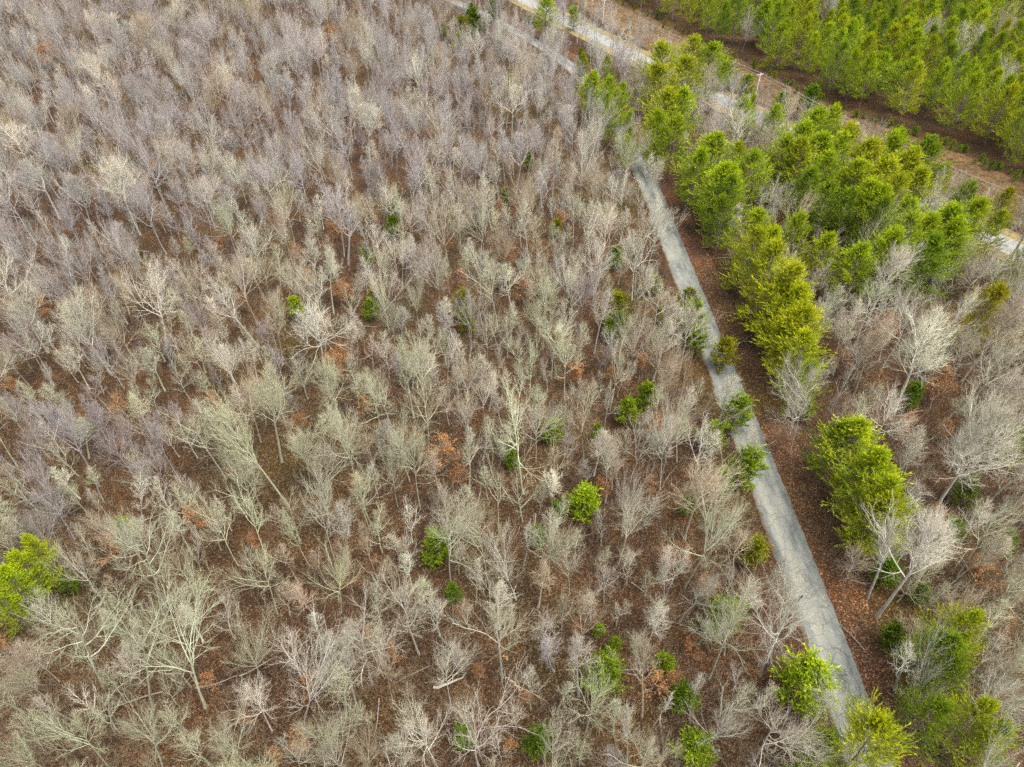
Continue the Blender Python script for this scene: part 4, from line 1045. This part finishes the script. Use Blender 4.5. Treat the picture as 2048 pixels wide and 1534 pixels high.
# fingers curl round the controller
for s in (-1, 1):
    for k in range(4):
        z = 1.165 - .019 * k
        skinned('finger', [(s * .12, .345, z - .01), (s * .118, .395 - .003 * k, z), (s * .088, .408 - .004 * k, z), (s * .066 + s * .004 * k, .395, z)], [(0, 1), (1, 2), (2, 3)], [.011, .0095, .0085, .007], M_SKIN, person, 1)
    skinned('thumb', [(s * .115, .325, 1.16), (s * .092, .345, 1.185), (s * .07, .365, 1.183)], [(0, 1), (1, 2)], [.012, .0105, .0085], M_SKIN, person, 1)
a = Acc(); a.box((0, .365, 1.14), (.19, .09, .035)); a.box((0, .43, 1.19), (.17, .012, .10))
for s in (-1, 1): a.box((s * .05, .355, 1.168), (.012, .012, .025))
ctl = link('controller', a.mesh('controller', [M_CTRL], smooth_f=False)); ctl.location = person.location; ctl.rotation_euler = person.rotation_euler
bpy.context.view_layer.update()
tag(ctl, 'pale hand controller held in front of the black jacket', 'controller')
# dark bag on the leaves beside the person
bp = px2g(1586, 1205)
bag = bpy.data.objects.new('bag', None); COL.objects.link(bag); bag.location = (bp[0], bp[1], .01); bag.rotation_euler.z = .5
tag(bag, 'small dark bag set down at the lane edge beside the person', 'bag')
bag_b = skinned('body', [(0, 0, .16), (0, 0, .30), (0, 0, .42)], [(0, 1), (1, 2)], [(.19, .13), (.18, .12), (.12, .09)], M_JACKET, bag)
for s in (-1, 1): skinned('strap', [(s * .09, .10, .42), (s * .10, .20, .32), (s * .10, .17, .14)], [(0, 1), (1, 2)], [.018, .018, .018], M_SHOE, bag, 1)

# ------------------------------------------------------------------ fallen logs
LOGS = [((5, 1320, 268), (5, 1480, 238), 'dark fallen log lying across a small clearing of leaves'), ((7, 885, 560), (7, 720, 735), 'long dark fallen trunk lying on open brown leaf litter'),
        ((8, 1020, 890), (8, 1060, 925), 'short broken stub of fresh orange wood beside a radiating bare tree'), ((8, 1070, 1030), (8, 1125, 1110), 'thin yellowish fallen branch below the radiating bare tree'),
        ((8, 620, 1080), (8, 790, 1030), 'pale fallen bough on the leaves above a broad tan crown'), ((4, 1120, 580), (4, 1170, 640), 'dark rotten log beneath a large white bare tree')]
for (c0, x0, y0), (c1, x1, y1), lab in LOGS:
    g0 = px2g(*full(c0, x0, y0), .15); g1 = px2g(*full(c1, x1, y1), .15)
    rr = np.random.default_rng(int(x0))
    n = 7; t = np.linspace(0, 1, n)[:, None]
    P = g0 * (1 - t) + g1 * t; P[:, :2] += .12 * rr.normal(size=(n, 2))
    Ln = np.linalg.norm(g1 - g0)
    a = Acc(); rad0 = float(np.clip(.05 * Ln, .09, .24))
    tubes(a, P[None], np.array([rad0]), np.array([rad0 * .55]), 8)
    pB_, dB_, _, _ = children(rr, P[None], 4, .4, 1, .8, .2); dB_[:, 2] = np.abs(dB_[:, 2]) * .5
    tubes(a, grow(rr, pB_, dB_, np.full(4, Ln * .2), 3, .2, 0), np.full(4, rad0 * .4), np.full(4, .02), 5)
    m_ = M_LOG if 'dark' in lab else flat_mat('split_wood', (.42, .26, .12) if ('orange' in lab or 'yellow' in lab) else (.42, .39, .34), .9)
    tag(link('fallen_log', a.mesh('fallen_log', [m_])), lab, 'log', 'fallen wood on the forest floor')

# ------------------------------------------------------------------ labels: every tree is told apart by its look and by what it stands next to
LM = [  # phrase, x, y in the photograph, kinds it may name, label of the thing itself
 ('the big lime pine clump', 1707, 950, None, None),
 ('the lone bright lime cedar', 1166, 1002, 'cedar', 'lone bright lime cedar among bare trees well clear of the lane'),
 ('the lime pines at the left edge', 55, 1150, None, None),
 ('the lime tree overhanging the lane', 1609, 1360, 'cedar', 'round lime green cedar overhanging the near part of the lane'),
 ('the pine covering the lane', 1731, 1493, 'pine', 'yellow-green pine covering the lane at the bottom edge'),
 ('the person on the lane', 1584, 1198, None, None),
 ('the ivy green cedar', 876, 1097, 'cedar', 'mid green cedar half hidden behind a pale bare tree'),
 ('the olive cedar', 925, 610, 'cedar', 'pointed olive cedar in the open middle of the bare wood'),
 ('the tall dark olive cedar', 1234, 623, 'cedar', 'tall dark olive cedar between the middle wood and the lane'),
 ('the dark evergreens at the top', 920, 70, None, None),
 ('the power pole', 1518, 170, None, None),
 ('the far power pole', 1210, 30, None, None),
 ('the salmon leaved sapling', 92, 108, 'beech', 'salmon orange leaved sapling in the mauve far wood'),
 ('the long lane side pine row', 1505, 610, None, None),
 ('the orange leaved tree', 1880, 778, 'beech', 'bright orange leaved tree among white leaning trunks'),
 ('the green cedar behind forked limbs', 1210, 1348, 'cedar', 'soft green cedar seen behind forked bare limbs near the bottom'),
 ('the small lime shrubby cedar', 591, 616, 'cedar', 'small lime cedar alone in the mauve tan wood'),
 ('the paired olive green cedar', 752, 592, 'cedar', 'olive green cedar above a lower green twin in the middle wood'),
 ('the dark cedar blob', 733, 517, 'cedar', 'small dark cedar blob in the brown mid wood'),
 ('the cedar by the lane bend', 1400, 630, None, None),
 ('the bottom right pines', 1890, 1430, None, None),
 ('the olive lime pine', 1917, 1270, 'pine', 'olive lime pine standing apart among bare trees past the lane verge'),
 ('the pale road', 1990, 470, None, None),
 ('the upper lane curve', 1150, 135, None, None),
 ('the green cedar in white limbs', 1445, 1234, 'cedar', 'round green cedar inside the limbs of a bare tree near the lane'),
 ('the radiating bare tree', 1008, 1244, None, None),
 ('the fallen bough', 895, 1368, None, None),
 ('the long fallen trunk', 280, 1222, None, None),
 ('the orange sapling patch', 690, 715, 'beech', 'large orange leaved sapling under pale wide limbs in the middle wood'),
 ('the low dull green shrubs', 120, 1166, None, None),
 ('the top left corner', 0, 0, None, None), ('the bottom left corner', 0, 1534, None, None),
 ('the top right corner', 2048, 0, None, None), ('the bottom right corner', 2048, 1534, None, None),
 ('the middle of the left edge', 0, 760, None, None), ('the middle of the right edge', 2048, 760, None, None),
 ('the middle of the bottom edge', 1024, 1534, None, None), ('the middle of the top edge', 1024, 0, None, None),
 ('the bottom edge quarter point', 512, 1534, None, None), ('the top edge quarter point', 512, 0, None, None),
 ('the top edge above the pines', 1750, 0, None, None),
]
CN = dict(c='cool grey', w='whitish', p='pale grey', g='greenish grey', t='tan', m='mauve grey', r='reddish', o='tan')
EN = dict(y='yellow green', Y='bright lime', L='bright lime', l='mid green', d='dark green', o='olive')
SN = dict(fan='fan shaped', broom='broom shaped', open='wide limbed', slim='slender', fork='forked', tall='tall', small='low', snag='broken')
ORD = ['nearest', 'second', 'third', 'fourth', 'fifth', 'sixth', 'seventh', 'eighth', 'ninth', 'tenth', 'eleventh', 'twelfth', 'thirteenth', 'fourteenth', 'fifteenth', 'sixteenth', 'seventeenth', 'eighteenth', 'nineteenth', 'twentieth']
DIR = ['right of', 'below right of', 'below', 'below left of', 'left of', 'above left of', 'above', 'above right of']
NOUN = dict(pine='pine', cedar='cedar', shrub='evergreen shrub', beech='sapling with dry orange leaves', small='young bare tree', snag='dead tree')
CATN = dict(pine='pine', cedar='cedar', shrub='shrub', beech='sapling', small='young tree', snag='dead tree')
GRP = dict(pine='pines', cedar='cedars among the bare trees', shrub='evergreen shrubs', beech='saplings holding orange leaves', small='young bare trees', snag='dead trees')
used = {}
for ph, x, y, kd, own in LM:
    if not own: continue
    c_ = [t for t in solo if t['kind'] == kd and id(t) not in used]
    b_ = min(c_, key=lambda t: (t['px'] - x) ** 2 + (t['py'] - y) ** 2)
    used[id(b_)] = own
keys = {}
for t in solo:
    k = t['kind']; o = t['obj']
    tag(o, None, CATN.get(k, 'bare tree'), GRP.get(k, 'bare trees of the wood'))
    if id(t) in used: o['label'] = used[id(t)]; continue
    px_, py_ = t['px'], t['py']
    best = min(LM, key=lambda l: (l[1] - px_) ** 2 + (l[2] - py_) ** 2 + (250 if l[1] in (0, 2048) or l[2] in (0, 1534) else 0) ** 2 * .15)
    ds = math.hypot(px_ - best[1], py_ - best[2])
    a_ = int(round(math.atan2(py_ - best[2], px_ - best[1]) / (pi / 4))) % 8
    if k in ('pine', 'cedar', 'shrub'): adj = EN[t['col']]
    elif k == 'beech': adj = 'small' if t['h'] < 5.5 else 'tall'
    elif k in ('small', 'snag'): adj = CN[t['col']]
    else: adj = CN[t['col']] + ' ' + SN[k]
    keys.setdefault((adj, NOUN.get(k, 'bare tree'), DIR[a_], best[0]), []).append((ds, t))
for (adj, noun, dr, ph), v in keys.items():
    v.sort(key=lambda z: z[0])
    for i, (ds, t) in enumerate(v):
        t['obj']['label'] = ' '.join(([ORD[min(i, 19)]] if len(v) > 1 else []) + [adj, noun, dr, ph])
print('LABELS longest rank', max(len(v) for v in keys.values()), 'most words', max(len(t['obj']['label'].split()) for t in solo))

# ------------------------------------------------------------------ camera, light
cam = bpy.data.cameras.new('camera'); co = bpy.data.objects.new('camera', cam); COL.objects.link(co)
cam.sensor_width = 36; cam.lens = 36 * F / 2048; cam.clip_end = 12000; cam.clip_start = .5
co.location = (0, 0, CAM_H); co.rotation_euler = (pi / 2 - PITCH, 0, 0)
SC.camera = co
SUN_EL, SUN_AZ = radians(66), radians(125)     # azimuth clockwise from +Y
w = bpy.data.worlds.new('World'); SC.world = w; w.use_nodes = True
nt = w.node_tree
sky = nt.nodes.new('ShaderNodeTexSky'); sky.sky_type = 'NISHITA'; sky.sun_disc = False
sky.sun_elevation = SUN_EL; sky.sun_rotation = SUN_AZ
sky.dust_density = 4.0; sky.air_density = 1.0; sky.ozone_density = 1.0
bg = nt.nodes['Background']; bg.inputs[1].default_value = .15
hs = nt.nodes.new('ShaderNodeHueSaturation'); hs.inputs['Saturation'].default_value = .45     # overcast: the blue is veiled
nt.links.new(sky.outputs[0], hs.inputs['Color']); nt.links.new(hs.outputs[0], bg.inputs[0])
sun = bpy.data.lights.new('sun', 'SUN'); sun.energy = 1.5; sun.angle = radians(38); sun.color = (1, .94, .82)
so = bpy.data.objects.new('sun', sun); COL.objects.link(so)
d = np.array([sin(SUN_AZ) * cos(SUN_EL), cos(SUN_AZ) * cos(SUN_EL), sin(SUN_EL)])
from mathutils import Vector
so.rotation_euler = Vector(d).to_track_quat('Z', 'Y').to_euler()
so.location = (0, 0, 200)
SC.view_settings.view_transform = 'Standard'; SC.view_settings.look = 'None'
SC.view_settings.exposure = 1.24; SC.view_settings.gamma = 1
SC.cycles.use_denoising = False
SC.cycles.max_bounces = 3; SC.cycles.diffuse_bounces = 2; SC.cycles.transmission_bounces = 2; SC.cycles.glossy_bounces = 1
